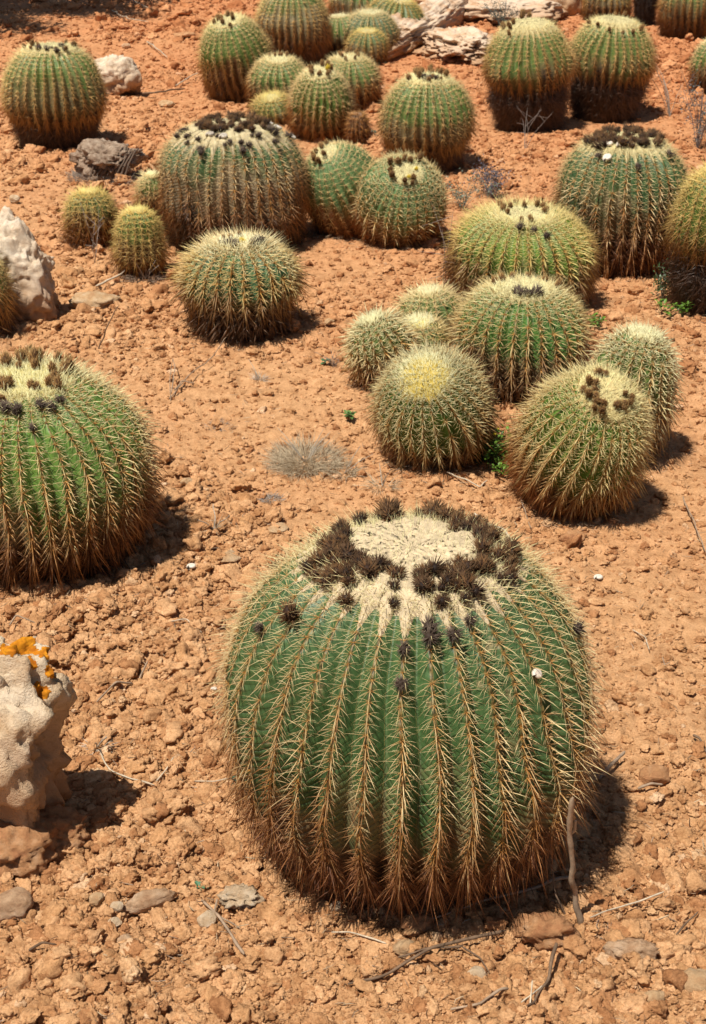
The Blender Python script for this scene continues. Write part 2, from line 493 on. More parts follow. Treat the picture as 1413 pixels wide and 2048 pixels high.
rock('limestone_rock', 'dark orange boulder base below the lichen rock at the left edge', 18, 1722, (0.085, 0.07, 0.065), 21, M_ostone, sub=5, planes=8, rough=0.2, pits=0.10, sink=0.35)
rock('limestone_rock', 'orange knobby rock right under the lichen rock, beside its deep shadow', 108, 1688, (0.065, 0.045, 0.045), 23, M_ostone, sub=5, planes=6, rough=0.2, pits=0.14, sink=0.3)
rock('limestone_rock', 'tall pale weathered limestone rock full of holes at the left edge behind the left cactus', 35, 632, (0.205, 0.12, 0.20), 63, M_rock2, sub=6, peak=.30, planes=9, cut=0.62, rough=0.15, nscale=1.3, pits=0.24, pscale=1.7, sink=0.12, tilt=(0.0, 0.12))
rock('limestone_rock', 'low broken orange-buff rock at the foot of the tall pale rock', 190, 618, (0.085, 0.06, 0.035), 6, M_stone, sub=4, planes=8, rough=0.2, sink=0.3)
rock('limestone_rock', 'pinkish brown rock lying right beside the top left cactus', 232, 192, (0.16, 0.12, 0.15), 8, M_rock2, sub=5, planes=10, rough=0.15, pits=0.14, sink=0.2)
rock('limestone_ledge', 'long pale grey limestone ledge rising diagonally beside the far cactus clump', 850, 70, (0.20, 1.25, 0.17), 14, M_rockbig, sub=6, planes=12, rough=0.14, pits=0.10, pscale=2.5, sink=0.35, rot=-0.30, layer=0.04)
rock('limestone_ledge', 'layered reddish ledge with deep cracks left of the paired top right cacti', 925, 110, (0.32, 0.55, 0.13), 15, M_rockbig, sub=6, planes=10, rough=0.22, pits=0.22, pscale=3.2, sink=0.35, layer=0.12)
rock('limestone_ledge', 'broad pale flat limestone slab at the top edge behind the paired cacti', 1000, 28, (0.60, 0.75, 0.17), 16, M_rockbig, sub=6, planes=14, rough=0.12, pits=0.08, sink=0.4, layer=0.05)
rock('limestone_rock', 'grey upright rock in shade between slab and top right cacti', 1135, 25, (0.13, 0.14, 0.2), 17, M_rock, sub=5, planes=10, rough=0.12, sink=0.2)
rock('limestone_rock', 'pale rock filling the gap behind the reddish ledge at the top', 905, 8, (0.3, 0.25, 0.1), 18, M_rockbig, sub=5, planes=10, rough=0.2, sink=0.35, layer=0.08)

STONES = [  # x, y, dims, mat, seed, rot, label, kw
(458, 1130, (0.033, 0.030, 0.012), M_stone, 31, .2, 'flat buff stone lying left of the largest cactus crown', dict(planes=14, cut=.6, rough=.06)),
(558, 1058, (0.030, 0.024, 0.010), M_stone, 32, .8, 'flat tan stone above left of the largest cactus', dict(planes=14, cut=.6, rough=.06)),
(1147, 1076, (0.036, 0.02, 0.017), M_ostone, 33, 0, 'orange wedge stone in front of the tilted cactus shadow', dict(planes=12, cut=.6, rough=.1)),
(1308, 1568, (0.032, 0.022, 0.019), M_ostone, 34, .1, 'blocky orange stone with a sharp upper edge, right of the largest cactus', dict(planes=12, cut=.55, rough=.08)),
(300, 1825, (0.048, 0.015, 0.017), M_greyst, 35, .42, 'long grey-brown worn stone like driftwood in the lower left', dict(planes=4, rough=.16)),
(482, 1818, (0.036, 0.026, 0.017), M_pale, 36, 0, 'pitted pale honeycomb stone left of the largest cactus base', dict(planes=6, rough=.2, pits=.35, pscale=3.2)),
(14, 1838, (0.048, 0.034, 0.026), M_greyst, 37, .3, 'grey-brown angular rock cut by the left edge near the bottom', dict(planes=12, cut=.6, rough=.1)),
(130, 1842, (0.024, 0.013, 0.011), M_pale, 38, -.2, 'flat cream stone chip left of the grey worn stone', dict(planes=12, cut=.55, rough=.06)),
(236, 1845, (0.014, 0.010, 0.009), M_pale, 39, 0, 'small white stone touching the end of the grey worn stone', dict(planes=8, cut=.6, rough=.06)),
(232, 1869, (0.013, 0.010, 0.007), M_pale, 40, .3, 'small cream pebble just below the grey worn stone', dict(planes=8, cut=.6, rough=.06)),
(198, 1830, (0.015, 0.012, 0.012), M_stone, 41, .3, 'small buff pebble between cream chip and grey worn stone', dict(planes=8, cut=.6, rough=.08)),
(415, 1858, (0.017, 0.016, 0.013), M_pale, 42, .9, 'pale wedge stone beside the forked twig at lower left', dict(planes=10, cut=.55, rough=.06)),
(250, 1902, (0.014, 0.011, 0.009), M_greyst, 43, .5, 'small grey stone below the grey worn stone', dict(planes=8, rough=.1)),
(672, 1843, (0.011, 0.009, 0.009), M_pale, 44, 0, 'round white pebble at the foot of the largest cactus', dict(planes=4, rough=.06)),
(948, 1975, (0.020, 0.014, 0.013), M_pale, 45, -.4, 'pale angular chip below the long twig near the bottom', dict(planes=12, cut=.5, rough=.05)),
(812, 1922, (0.021, 0.018, 0.013), M_stone, 46, .2, 'buff stone resting just above the long twig in the foreground', dict(planes=10, cut=.6, rough=.08)),
(1395, 1985, (0.030, 0.026, 0.022), M_stone, 47, 0, 'smooth yellow-buff stone at the right edge near the bottom', dict(planes=5, rough=.06)),
(1308, 2010, (0.018, 0.022, 0.015), M_stone, 48, .6, 'tan upright chip left of the smooth stone near the bottom right', dict(planes=12, cut=.55, rough=.06)),
(655, 155, (0.05, 0.03, 0.02), M_stone, 49, .3, 'buff stone hidden behind the far cactus clump', dict(planes=10, rough=.08)),
(335, 215, (0.05, 0.035, 0.022), M_stone, 50, .3, 'oval tan stone on the path right of the top left cactus', dict(planes=10, cut=.6, rough=.08)),
(253, 95, (0.035, 0.022, 0.018), M_greyst, 51, 0, 'small grey stone near the tree shadow at the upper left', dict(planes=8, rough=.08)),
(30, 408, (0.026, 0.022, 0.018), M_pale, 52, 0, 'small white stone above the tall pale rock', dict(planes=8, rough=.08)),
(370, 80, (0.09, 0.05, 0.02), M_ostone, 53, .1, 'flat reddish slab stone left of the far round cactus', dict(planes=12, cut=.6, rough=.08)),
(375, 972, (0.018, 0.013, 0.012), M_stone, 54, .1, 'tan stone right of the left cactus', dict(planes=9, cut=.6, rough=.08)),
(660, 660, (0.018, 0.014, 0.012), M_stone, 55, .1, 'tan stone in the open soil right of the shaggy cactus', dict(planes=9, cut=.6, rough=.08)),
(835, 1865, (0.028, 0.02, 0.018), M_ostone, 57, .3, 'lumpy orange stone close under the largest cactus', dict(planes=6, rough=.2)),
(1085, 1890, (0.050, 0.030, 0.026), M_ostone, 58, .0, 'wide knobby orange lump left of the standing stick foot', dict(planes=5, rough=.25, nscale=2.2)),
(1260, 1925, (0.040, 0.020, 0.02), M_greyst, 59, -.1, 'brownish rooty lump right of the standing stick foot', dict(planes=5, rough=.25, nscale=2.2)),
]
for (x, y, dims, mat, sdd, rot, lab, kw) in STONES:
    rock('stone', lab, x, y, dims, sdd, mat, rot=rot, sink=0.02, sub=4, cat='stone', **kw)

# ------------------------------------------------------------------ cactus
def lerp(a, b, t): return a + (b - a) * t

def gen_spines(P, Nn, T, S, age, st, rng, curved):
    """spines of every areole: P base points, frame n (out), t (down the rib), s (sideways)"""
    L = st['len']; wd = st['wid']
    tm = [(1, -.55, .45, .75, .8), (-1, -.55, .45, .75, .8), (1, -.1, .38, 1, .85), (-1, -.1, .38, 1, .85), (1, .35, .4, 1, .85), (-1, .35, .4, 1, .85),
          (.6, .9, .45, .9, .85), (-.6, .9, .45, .9, .85),
          (0, -.55, 1, .6, 1), (.55, .15, .9, 1, 1), (-.55, .15, .9, 1, 1), (0, .75, .9, 1.45, 1.3)]
    if st.get('dense'): tm += [(.4, -1, .6, .9, .9), (-.4, -1, .6, .9, .9), (0.2, .3, 1, 1.25, 1.1)]
    tm = np.array(tm)[:st.get('ns', 99)] if not st.get('pick') else np.array(tm)[st['pick']]
    A = len(P); K = len(tm)
    ag = age[:, None]
    lat = tm[None, :, 0] + rng.normal(0, .16, (A, K))
    dwn = tm[None, :, 1] + rng.normal(0, .18, (A, K))
    out = tm[None, :, 2] + rng.normal(0, .12, (A, K))
    droop = np.clip((ag - .48) / .3, 0, 1) * st.get('droop', 0.75)
    erect = np.clip(1 - ag / .22, 0, 1)
    dwn = dwn + droop - erect * 0.5
    lat = lat * (1 - 0.08 * droop)
    out = np.maximum(out + erect * .6 - 0.1 * droop, 0.12)
    mess = np.clip((ag - .70) / .14, 0, 1)
    lat = lat + mess * rng.normal(0, .85, (A, K)); dwn = dwn + mess * rng.normal(-.1, .8, (A, K)); out = out + mess * rng.uniform(0, .6, (A, K))
    D = lat[..., None] * S[:, None] + dwn[..., None] * T[:, None] + out[..., None] * Nn[:, None]
    D /= np.linalg.norm(D, axis=-1, keepdims=True)
    ln = L * tm[None, :, 3] * rng.uniform(.75, 1.15, (A, K)) * (1 - .35 * erect) 
    ln = ln * (1 + .4 * np.clip((ag - .4) / .15, 0, 1) * (tm[None, :, 2] > .8))
    ln = ln * (1 + 0.15 * droop + .25 * mess * st.get('coarse', .4))
    wv = wd * tm[None, :, 4] * (1 + .55 * np.clip((ag - .42) / .1, 0, 1) * np.clip((.8 - ag) / .1, 0, 1) * (tm[None, :, 2] > .8)) * rng.uniform(.85, 1.15, (A, K))
    wv = wv * (1 + .9 * mess * st.get('coarse', .4))
    P0 = P[:, None] + rng.normal(0, .0012, (A, K, 3)) - Nn[:, None] * 0.001
    ref = np.broadcast_to(T[:, None] * 0.3 + S[:, None] * 0.77 + Nn[:, None] * .1, D.shape)
    a = np.cross(D, ref); a /= np.linalg.norm(a, axis=-1, keepdims=True) + 1e-9
    b = np.cross(D, a)
    bend = rng.uniform(.04, .3, (A, K))[..., None] * T[:, None] + rng.normal(0, .05, (A, K, 3))
    bend = bend * st.get('bend', 1.0)
    tip = P0 + (D + bend * .55) * ln[..., None]
    mid = P0 + (D * .52 + bend * .06) * ln[..., None]
    ang = np.array([0, 2 * math.pi / 3, 4 * math.pi / 3])
    ring = a[..., None, :] * np.cos(ang)[:, None] + b[..., None, :] * np.sin(ang)[:, None]
    # colours
    young, mida, old, dead = [np.array(c) for c in st['cols']]
    g = ag[..., None] + rng.normal(0, .05, (A, K, 1))
    c = np.where(g < .5, lerp(young, mida, np.clip((g - .12) / .35, 0, 1)), lerp(mida, old, np.clip((g - .48) / .2, 0, 1)))
    c = lerp(c, dead, np.clip((g - .72) / .12, 0, 1))
    c = c * lerp(rng.uniform(.75, 1.25, (A, K, 1)), rng.uniform(.35, 1.7, (A, K, 1)), mess[..., None])
    basec = lerp(np.array(st.get('base', (0.46, 0.20, 0.03))), dead, np.clip((g - .6) / .3, 0, 1)) * rng.uniform(.7, 1.2, (A, K, 1))
    tipc = c * np.array([1.12, 1.05, .95])
    if curved:
        VV = np.concatenate([P0[..., None, :] + ring * wv[..., None, None], mid[..., None, :] + ring * (wv * .8)[..., None, None], tip[..., None, :]], axis=-2)
        CC = np.concatenate([np.repeat(basec[..., None, :], 3, -2), np.repeat(c[..., None, :], 3, -2), tipc[..., None, :]], axis=-2)
        n = A * K; base = (np.arange(n) * 7)[:, None]
        q = (base[:, None] + np.array([[0, 1, 4, 3], [1, 2, 5, 4], [2, 0, 3, 5]])).reshape(-1, 4)
        t = (base[:, None] + np.array([[3, 4, 6], [4, 5, 6], [5, 3, 6]])).reshape(-1, 3)
        return VV.reshape(-1, 3), [q, t], CC.reshape(-1, 3)
    VV = np.concatenate([P0[..., None, :] + ring * wv[..., None, None], tip[..., None, :]], axis=-2)
    CC = np.concatenate([np.repeat(lerp(basec, c, .45)[..., None, :], 3, -2), tipc[..., None, :]], axis=-2)
    n = A * K; base = (np.arange(n) * 4)[:, None]
    t = (base[:, None] + np.array([[0, 1, 3], [1, 2, 3], [2, 0, 3]])).reshape(-1, 3)
    return VV.reshape(-1, 3), [t], CC.reshape(-1, 3)

def flower_mesh(seed, flare, n, h, r, cols):
    rng = np.random.default_rng(seed)
    V, F = ICO[2]
    V = V * np.array([r * .55, r * .55, h * .42]) + np.array([0, 0, h * .38])
    V = V * (1 + .08 * rng.normal(size=(len(V), 1)))
    C = np.tile(np.array(cols[0]) * .8, (len(V), 1))
    ph = rng.uniform(0, 2 * math.pi, n); zz = rng.uniform(0.05, 1, n)
    P0 = np.stack([np.cos(ph) * r * .45 * np.sqrt(1 - zz ** 2 * .8), np.sin(ph) * r * .45 * np.sqrt(1 - zz ** 2 * .8), h * (.12 + .6 * zz)], 1)
    D = np.stack([np.cos(ph) * flare, np.sin(ph) * flare, .35 + 1.0 * zz], 1) + rng.normal(0, .18, (n, 3))
    D /= np.linalg.norm(D, axis=1, keepdims=True)
    ln = r * rng.uniform(.6, 1.15, n) * (1 - .1 * zz)
    a = np.cross(D, [0.3, .2, .9]); a /= np.linalg.norm(a, axis=1, keepdims=True); b = np.cross(D, a)
    wv = r * 0.075
    VS = np.stack([P0 + a * wv, P0 - a * wv * .5 + b * wv * .8, P0 - a * wv * .5 - b * wv * .8, P0 + D * ln[:, None]], 1)
    mixf = rng.uniform(0, 1, (n, 1))
    ct = lerp(np.array(cols[0]), np.array(cols[1]), mixf ** 2)
    CS = np.stack([ct * .8, ct * .8, ct * .8, lerp(ct, np.array(cols[2]), .55)], 1)
    base = len(V) + (np.arange(n) * 4)[:, None]
    T = (base[:, None] + np.array([[0, 1, 3], [1, 2, 3], [2, 0, 3]])).reshape(-1, 3)
    return mk_mesh('dried_flower', np.vstack([V, VS.reshape(-1, 3)]), [F, T], M_flower, np.vstack([C, CS.reshape(-1, 3)]))
DK = [(0.018, 0.009, 0.005), (0.085, 0.034, 0.012), (0.17, 0.095, 0.042)]
BR = [(0.10, 0.045, 0.014), (0.27, 0.125, 0.03), (0.40, 0.25, 0.09)]
GY = [(0.045, 0.027, 0.017), (0.10, 0.065, 0.042), (0.24, 0.18, 0.13)]
FL_dark = [flower_mesh(70 + i, 1.0, 90, 0.026, 0.019, DK if i % 2 else [(0.035, 0.015, 0.006), (0.15, 0.06, 0.016), (0.24, 0.14, 0.06)]) for i in range(4)]
FL_up = [flower_mesh(80 + i, .38, 90, 0.036, 0.0165, BR) for i in range(3)]
FL_old = [flower_mesh(90 + i, 1.2, 80, 0.016, 0.014, GY) for i in range(3)]
FL_yellow = [flower_mesh(95, .5, 60, 0.026, 0.014, [(0.45, 0.30, 0.02), (0.7, 0.5, 0.03), (0.75, 0.6, 0.08)])]

def shell_mesh():
    k = 64; t = np.linspace(0, 1, k); a = t * 2 * math.pi * 2.6
    rr = 0.006 * (0.12 + t ** 1.2); cen = np.stack([np.cos(a) * rr * .95, np.sin(a) * rr * .95, (1 - t) * 0.004], 1)
    rad = 0.0048 * (0.12 + .88 * t ** 1.1)
    m = 8; b = np.linspace(0, 2 * math.pi, m, endpoint=False)
    rd = np.stack([np.cos(a), np.sin(a), 0 * a], 1)
    V = cen[:, None] + rad[:, None, None] * (np.cos(b)[None, :, None] * rd[:, None] + np.sin(b)[None, :, None] * np.array([0, 0, 1.]))
    return mk_mesh('snail_shell', V.reshape(-1, 3), [grid_faces(k, m)], M_shell)
SHELL = shell_mesh()

PALE = dict(young=(0.66, 0.60, 0.33), mid=(0.56, 0.46, 0.22), old=(0.30, 0.16, 0.06), dead=(0.085, 0.045, 0.024))
def cols(young, mid, old, dead): return [young, mid, old, dead]
C_MAIN = cols((0.68, 0.60, 0.30), (0.66, 0.52, 0.27), (0.36, 0.165, 0.062), (0.135, 0.050, 0.022))
C_PALE = cols((0.74, 0.68, 0.36), (0.68, 0.55, 0.26), (0.36, 0.17, 0.06), (0.17, 0.065, 0.025))
C_WHITE = cols((0.64, 0.60, 0.34), (0.68, 0.58, 0.29), (0.40, 0.21, 0.075), (0.20, 0.085, 0.035))
C_YEL = cols((0.64, 0.54, 0.18), (0.60, 0.48, 0.18), (0.34, 0.18, 0.06), (0.12, 0.06, 0.03))
C_DARKBASE = cols((0.74, 0.68, 0.34), (0.70, 0.55, 0.23), (0.38, 0.20, 0.07), (0.115, 0.07, 0.048))
GREEN_D = (0.056, 0.110, 0.032); GREEN_L = (0.120, 0.215, 0.038); GREEN_M = (0.100, 0.165, 0.032); GREEN_B = (0.115, 0.20, 0.068)
TAN = (0.19, 0.145, 0.065); BROWN = (0.16, 0.075, 0.032); DEADC = (0.050, 0.030, 0.021)

CACTI = {}

def cactus(key, label, ribs, green=GREEN_M, low=TAN, dead_at=0.9, low_at=0.5, cl=C_PALE, slen=0.036, swid=0.0009, dense=True,
           space=0.017, wool=0.3, woolcol=(0.60, 0.53, 0.30), woolh=0.008, flowers=(), group='golden barrel cacti in the orange soil',
           clusters=0, curved=False, geofold=False, name='barrel_cactus', ns=99, droop=0.75, seed=0, crownsp=300, low_c=None, cexp=0.8, kper=8, rows=60, dim=1.0, wooltongue=1.25):
    _, X, Y, R, H, kb, pe, tx, ty = next(c for c in CAC if c[0] == key)
    rng = np.random.default_rng(abs(hash_str(key)) % 99991)
    root = bpy.data.objects.new(name, None); COL.objects.link(root)
    gz = float(gh(X, Y)) - 0.004
    root.location = (X, Y, gz); root.empty_display_size = 0.1
    root['label'] = label; root['category'] = 'cactus'; root['group'] = group
    woolcol = tuple(q * f for q, f in zip(woolcol, (.80, .76, .68)))
    margin = slen * 0.38
    Rb = R - margin; Hb = H - margin * 0.8
    zc = .46 * H; bt = Hb - zc
    t = np.linspace(0, math.pi / 2, 120)
    r1 = Rb * np.sin(t) ** pe; z1 = zc + bt * np.cos(t) ** pe
    z1 = z1 - 0.06 * Rb * np.exp(-(r1 / (.3 * Rb)) ** 2)
    bb = zc / math.sqrt(1 - kb * kb)
    z2 = np.linspace(zc, -.12 * H, 80)[1:]; r2 = Rb * np.sqrt(np.maximum(0, 1 - ((z2 - zc) / bb) ** 2))
    pr = np.r_[r1, r2]; pz = np.r_[z1, z2]
    arc = np.r_[0, np.cumsum(np.hypot(np.diff(pr), np.diff(pz)))]; LA = arc[-1]
    aground = np.interp(0, -pz[60:], arc[60:])       # arc where the skin meets the ground
    if dead_at < .86: pr = pr * (1 - .17 * sstep(dead_at - .10, dead_at + .05, arc / aground) - .10 * sstep(dead_at, 1, arc / aground))
    ax = np.array([tx, ty, 1.]); ax /= np.linalg.norm(ax)
    Mt = np.array(Vector((0, 0, 1)).rotation_difference(Vector(ax)).to_matrix())
    def tilt(P): return (P - [0, 0, zc]) @ Mt.T + [0, 0, zc]
    seedk = abs(hash_str(key)) % 1000
    asym = 0.045
    def wander(a, phi):
        q = np.stack([np.cos(phi) * 1.6 + seedk, np.sin(phi) * 1.6, a * 7], -1)
        return 0.22 * (2 * math.pi / ribs) * vnoise(q, 3) * np.clip(a / LA * 3, 0, 1)
    def shape(a, phi0, u):
        """a arc, phi0 crest angle (before wander), u -1..1 offset within the rib"""
        r = np.interp(a, arc, pr); z = np.interp(a, arc, pz)
        D = (0.56 if geofold else 0.48) * (2 * math.pi * r / ribs) * sstep(wool * .75, wool * .95 + .25, r / Rb)
        phi = phi0 + u * math.pi / ribs
        q = np.stack([np.cos(phi), np.sin(phi), z * 2 / Rb + seedk], -1)
        rad = r * (1 + asym * vnoise(q * 1.3, 7)) - D * np.abs(u) ** 1.25 
        # chins: the crest swells slightly at every areole
        rad = rad + 0.06 * D * np.cos(2 * math.pi * a / space) * (1 - np.abs(u)) ** 2
        phi = phi + wander(a, phi)
        return np.stack([rad * np.cos(phi), rad * np.sin(phi), z - 0.25 * D * np.abs(u) * sstep(.9, .3, r / Rb)], -1)
    aa = np.linspace(0.0, LA, rows) ** 1.0
    us = (np.arange(ribs * kper) % kper) / kper * 2 - 1
    us = np.where(us < -0.999, -1.0, us)
    # crest at u=0; sample index 0 of each rib is the furrow
    ph0 = (np.arange(ribs * kper) // kper) * 2 * math.pi / ribs
    Agr, U = np.meshgrid(aa, us, indexing='ij'); _, PH = np.meshgrid(aa, ph0, indexing='ij')
    V = shape(Agr, PH, U)
    ag = Agr / aground
    if geofold:
        q = V * 30
        fold = np.abs(np.sin(math.pi * (Agr / 0.0125 + 0.7 * np.abs(U) ** 1.5 + 1.3 * vnoise(q, 4) + .5 * vnoise(q * 3, 6)))) ** .5
        rr = V.copy(); rr[..., 2] = 0; rr /= np.linalg.norm(rr, axis=-1, keepdims=True) + 1e-9
        V = V + rr * ((fold - .6) * 0.0013 * sstep(.4, .62, ag))[..., None] * np.clip(np.abs(U) * 4, 0, 1)[..., None]
    Vt = tilt(V.reshape(-1, 3))
    nz = fbm(V.reshape(-1, 3) * 14 + seedk, 3, 2).reshape(ag.shape)
    ribr = rng.normal(0, .022, ribs)
    g = ag + .10 * nz - 0.03 * (1 - np.abs(U)) + np.interp(PH + U * math.pi / ribs, np.arange(ribs) * 2 * math.pi / ribs, ribr)
    c0 = np.array(green); c1 = np.array(low)
    c = lerp(c0 * (1 + .1 * nz[..., None]), c1, sstep(low_at - .06, low_at + .12, g)[..., None])
    c = lerp(c, np.array(BROWN), sstep(.66, .78, g)[..., None]) if low_c is None else lerp(c, np.array(low_c), sstep(.65, .8, g)[..., None])
    c = c * (1 - .78 * sstep(.68, .82, g))[..., None]
    c = lerp(c, np.array(DEADC), sstep(dead_at - .06, dead_at + .02, g)[..., None])
    alpha = sstep(.40, .62, ag) * .8 + .04
    Cc = np.concatenate([c, alpha[..., None]], -1).reshape(-1, 4)
    UV = np.stack([U, Agr], -1).reshape(-1, 2)
    # uv wraps at the furrow: both sides use |u| so the jump is harmless
    F = grid_faces(rows, ribs * kper)[:, ::-1]
    body = link('body', mk_mesh('body', Vt, [F], M_body, Cc, UV), root)
    # --- areoles
    na = int(aground / space)
    a0 = wool * Rb * 0.75
    al = np.arange(na) * space + space * .5
    AL, PJ = np.meshgrid(al, np.arange(ribs) * 2 * math.pi / ribs, indexing='ij')
    AL = (AL + rng.uniform(-.3, .3, (1, ribs)) * space).ravel(); PJ = PJ.ravel()
    keep = (AL > max(a0, 0.02)) & (AL < aground + .01)
    # near the crown ribs crowd: thin them out
    rr = np.interp(AL, arc, pr)
    keep &= rng.uniform(0, 1, len(AL)) < np.clip(rr / (Rb * .34), .3, 1)
    AL = AL[keep]; PJ = PJ[keep]
    lowm = AL / aground > .68
    if R > .15:      # the old skirt is a thicker mat
        k_ = 2
        extra = np.repeat(AL[lowm], k_) + rng.uniform(0, 1, lowm.sum() * k_) * space; pe_ = np.repeat(PJ[lowm], k_)
        UJ = np.r_[AL * 0, rng.normal(0, .33, len(extra)) * sstep(.68, .8, extra / aground)]
        AL = np.r_[AL, extra]; PJ = np.r_[PJ, pe_]
    else: UJ = AL * 0
    z0 = np.zeros_like(AL)
    def frame(a, ph, uj):
        z0 = np.zeros_like(a)
        P = shape(a, ph, uj); e = 0.004
        Tn = shape(a + e, ph, uj) - shape(a - e, ph, uj); Tn /= np.linalg.norm(Tn, axis=1, keepdims=True)
        S = np.cross(Tn, P - np.array([0, 0, -9.0])*0 - np.array([0, 0, 1]) * (P[:, 2:3] - 0) + 1e-6)
        rad = np.stack([np.cos(ph), np.sin(ph), z0], 1)
        S = np.stack([-np.sin(ph), np.cos(ph), z0], 1)
        Nn = np.cross(Tn, S); sg = np.sign((Nn * (rad + [0, 0, .5])).sum(1, keepdims=True)); Nn = Nn * sg
        Nn /= np.linalg.norm(Nn, axis=1, keepdims=True)
        S = np.cross(Nn, Tn)
        return tilt(P), Nn @ Mt.T, Tn @ Mt.T, S @ Mt.T
    P, Nn, Tn, S = frame(AL, PJ, UJ)
    age = AL / aground
    # the dead zone starts at dead_at
    age_c = np.where(age < dead_at, age * (.72 / dead_at), np.minimum(.95, .72 + (age - dead_at) / .045 * .2)) if dead_at < .9 else age
    age_c = age_c + np.interp(PJ, np.arange(ribs) * 2 * math.pi / ribs, ribr) * 1.2 + rng.normal(0, .012, len(age))
    gnd = (P[:, 2] > -0.02) & (rng.uniform(0, 1, len(age)) > .03)
    P, Nn, Tn, S, age, age_c, AL, PJ = [q[gnd] for q in (P, Nn, Tn, S, age, age_c, AL, PJ)]
    st = dict(coarse=1.0 if geofold else .5, len=slen, wid=swid, dense=dense, cols=cl, ns=ns, droop=droop)
    Pw = P + np.array(root.location)
    toc = np.array([0, 0, CAM_H]) - Pw; dist = np.linalg.norm(toc, axis=1)
    facing = (Nn * toc).sum(1) / dist
    px, dep = proj(Pw)
    use = np.zeros(len(P), bool)
    if clusters:
        score = facing / 1.0 - np.where((px[:, 0] < -10) | (px[:, 0] > 1423) | (px[:, 1] < -10), 5, 0)
        ids = np.argsort(-score)[:clusters]; use[ids] = True
        nb = 7; var = 3
        lib = {}
        for b in range(nb):
            for v in range(var):
                z = np.zeros((1, 3))
                Vv, Fv, Cv = gen_spines(z, np.array([[0, 0, 1.]]), np.array([[0, -1., 0]]), np.array([[1., 0, 0]]), np.array([(b + .5) / nb]), st, np.random.default_rng(b * 10 + v + seedk), True)
                lib[b, v] = mk_mesh('spine_cluster', Vv, Fv, M_spine, Cv)
        for i in ids:
            b = min(nb - 1, int(age_c[i] * nb)); me = lib[b, int(rng.integers(var))]
            oo = bpy.data.objects.new('spine_cluster', me); COL.objects.link(oo); oo.parent = root
            Mx = Matrix.Identity(4)
            xs = np.cross(-Tn[i], Nn[i])
            for k in range(3): Mx[k][0] = xs[k]; Mx[k][1] = -Tn[i][k]; Mx[k][2] = Nn[i][k]; Mx[k][3] = P[i][k]
            sc = rng.uniform(.88, 1.12)
            oo.matrix_basis = Mx @ Matrix.Scale(sc, 4)
    r = ~use
    # far sides need fewer spines
    if r.sum():
        Vs, Fs, Cs = gen_spines(P[r], Nn[r], Tn[r], S[r], age_c[r], st, rng, curved)
        link('spines', mk_mesh('spines', Vs, Fs, M_spine, Cs, smooth=True), root, kind='stuff')
    # --- woolly crown
    if wool:
        nw = (90 if geofold else 40) if R > .25 else 20; mw = ribs * (8 if R > .25 else 4)
        ph = np.arange(mw) * 2 * math.pi / mw
        crest = np.cos(ph * ribs) * .5 + .5
        rw = wool * Rb * (1 + (wooltongue - 1) * crest ** 1.5 + .06 * vnoise(np.stack([np.cos(ph) * 4, np.sin(ph) * 4, ph * 0 + seedk], -1), 2))
        aw = np.interp(rw, pr[:120], arc[:120])
        tt = np.linspace(0, 1, nw)
        Aw = tt[:, None] * aw[None, :]; PHw = np.broadcast_to(ph[None, :], Aw.shape)
        fr = np.mod(PHw * ribs / (2 * math.pi) + .5, 1) - .5
        crestid = np.round(PHw * ribs / (2 * math.pi)) * 2 * math.pi / ribs
        W = shape(Aw, crestid, fr * 2)
        rad = np.stack([np.cos(PHw), np.sin(PHw), 0 * PHw], -1)
        rr = np.interp(Aw, arc, pr)
        slope = np.clip(rr / Rb, 0, 1)[..., None] ** 2
        nn = rad * slope + np.array([0, 0, 1.]) * (1 - slope * .6)
        lump = .5 + .5 * np.cos(W[..., 0] / 0.0075 * math.pi + W[..., 1] * 60) * np.cos(W[..., 1] / 0.0085 * math.pi)
        hh = woolh * (1 - tt[:, None] ** 5) * (.65 + (.34 if R > .25 else .2) * lump * (1 - sstep(.5, .8, tt[:, None]))) + 0.0018 * vnoise(W * 160, 3)
        hh = hh + woolh * .5 * (np.abs(fr) * 2) ** 1.5 * sstep(wool * .75, wool, rr / Rb) * (1 - tt[:, None] ** 4)
        W = W + nn * hh[..., None]
        wc = np.array(woolcol) * (1 + .12 * vnoise(W * 60, 5)[..., None] + .10 * (lump[..., None] - .5))
        link('wool_crown', mk_mesh('wool_crown', tilt(W.reshape(-1, 3)), [grid_faces(nw, mw)[:, ::-1]], M_wool, wc.reshape(-1, 3)), root)
        # crown spines and loose fibres
        n = crownsp
        aR = np.sqrt(rng.uniform(0, 1, n)); phr = rng.uniform(0, 2 * math.pi, n)
        av = aR * np.interp(phr, np.r_[ph, 2 * math.pi], np.r_[aw, aw[0]])
        cr = np.round(phr * ribs / (2 * math.pi)) * 2 * math.pi / ribs
        frr = (phr - cr) * ribs / math.pi
        Pc = shape(av, cr, frr)
        rv = np.interp(av, arc, pr)
        nd = np.stack([np.cos(phr), np.sin(phr), 0 * phr], 1)
        D = np.array([0, 0, 1.]) + nd * (rv / Rb)[:, None] * .9 + rng.normal(0, .28, (n, 3)); D /= np.linalg.norm(D, axis=1, keepdims=True)
        Pc = Pc + D * woolh * .5
        fib = rng.uniform(0, 1, n) < (.6 if R > .25 else .15)
        ln = np.where(fib, .009, slen * .55) * rng.uniform(.6, 1.2, n)
        wdt = np.where(fib, .0007, swid * .8)
        a_ = np.cross(D, [0.3, .8, .1]); a_ /= np.linalg.norm(a_, axis=1, keepdims=True); b_ = np.cross(D, a_)
        VS = np.stack([Pc + a_ * wdt[:, None], Pc + (-a_ * .5 + b_ * .8) * wdt[:, None], Pc + (-a_ * .5 - b_ * .8) * wdt[:, None], Pc + D * ln[:, None]], 1).reshape(-1, 3)
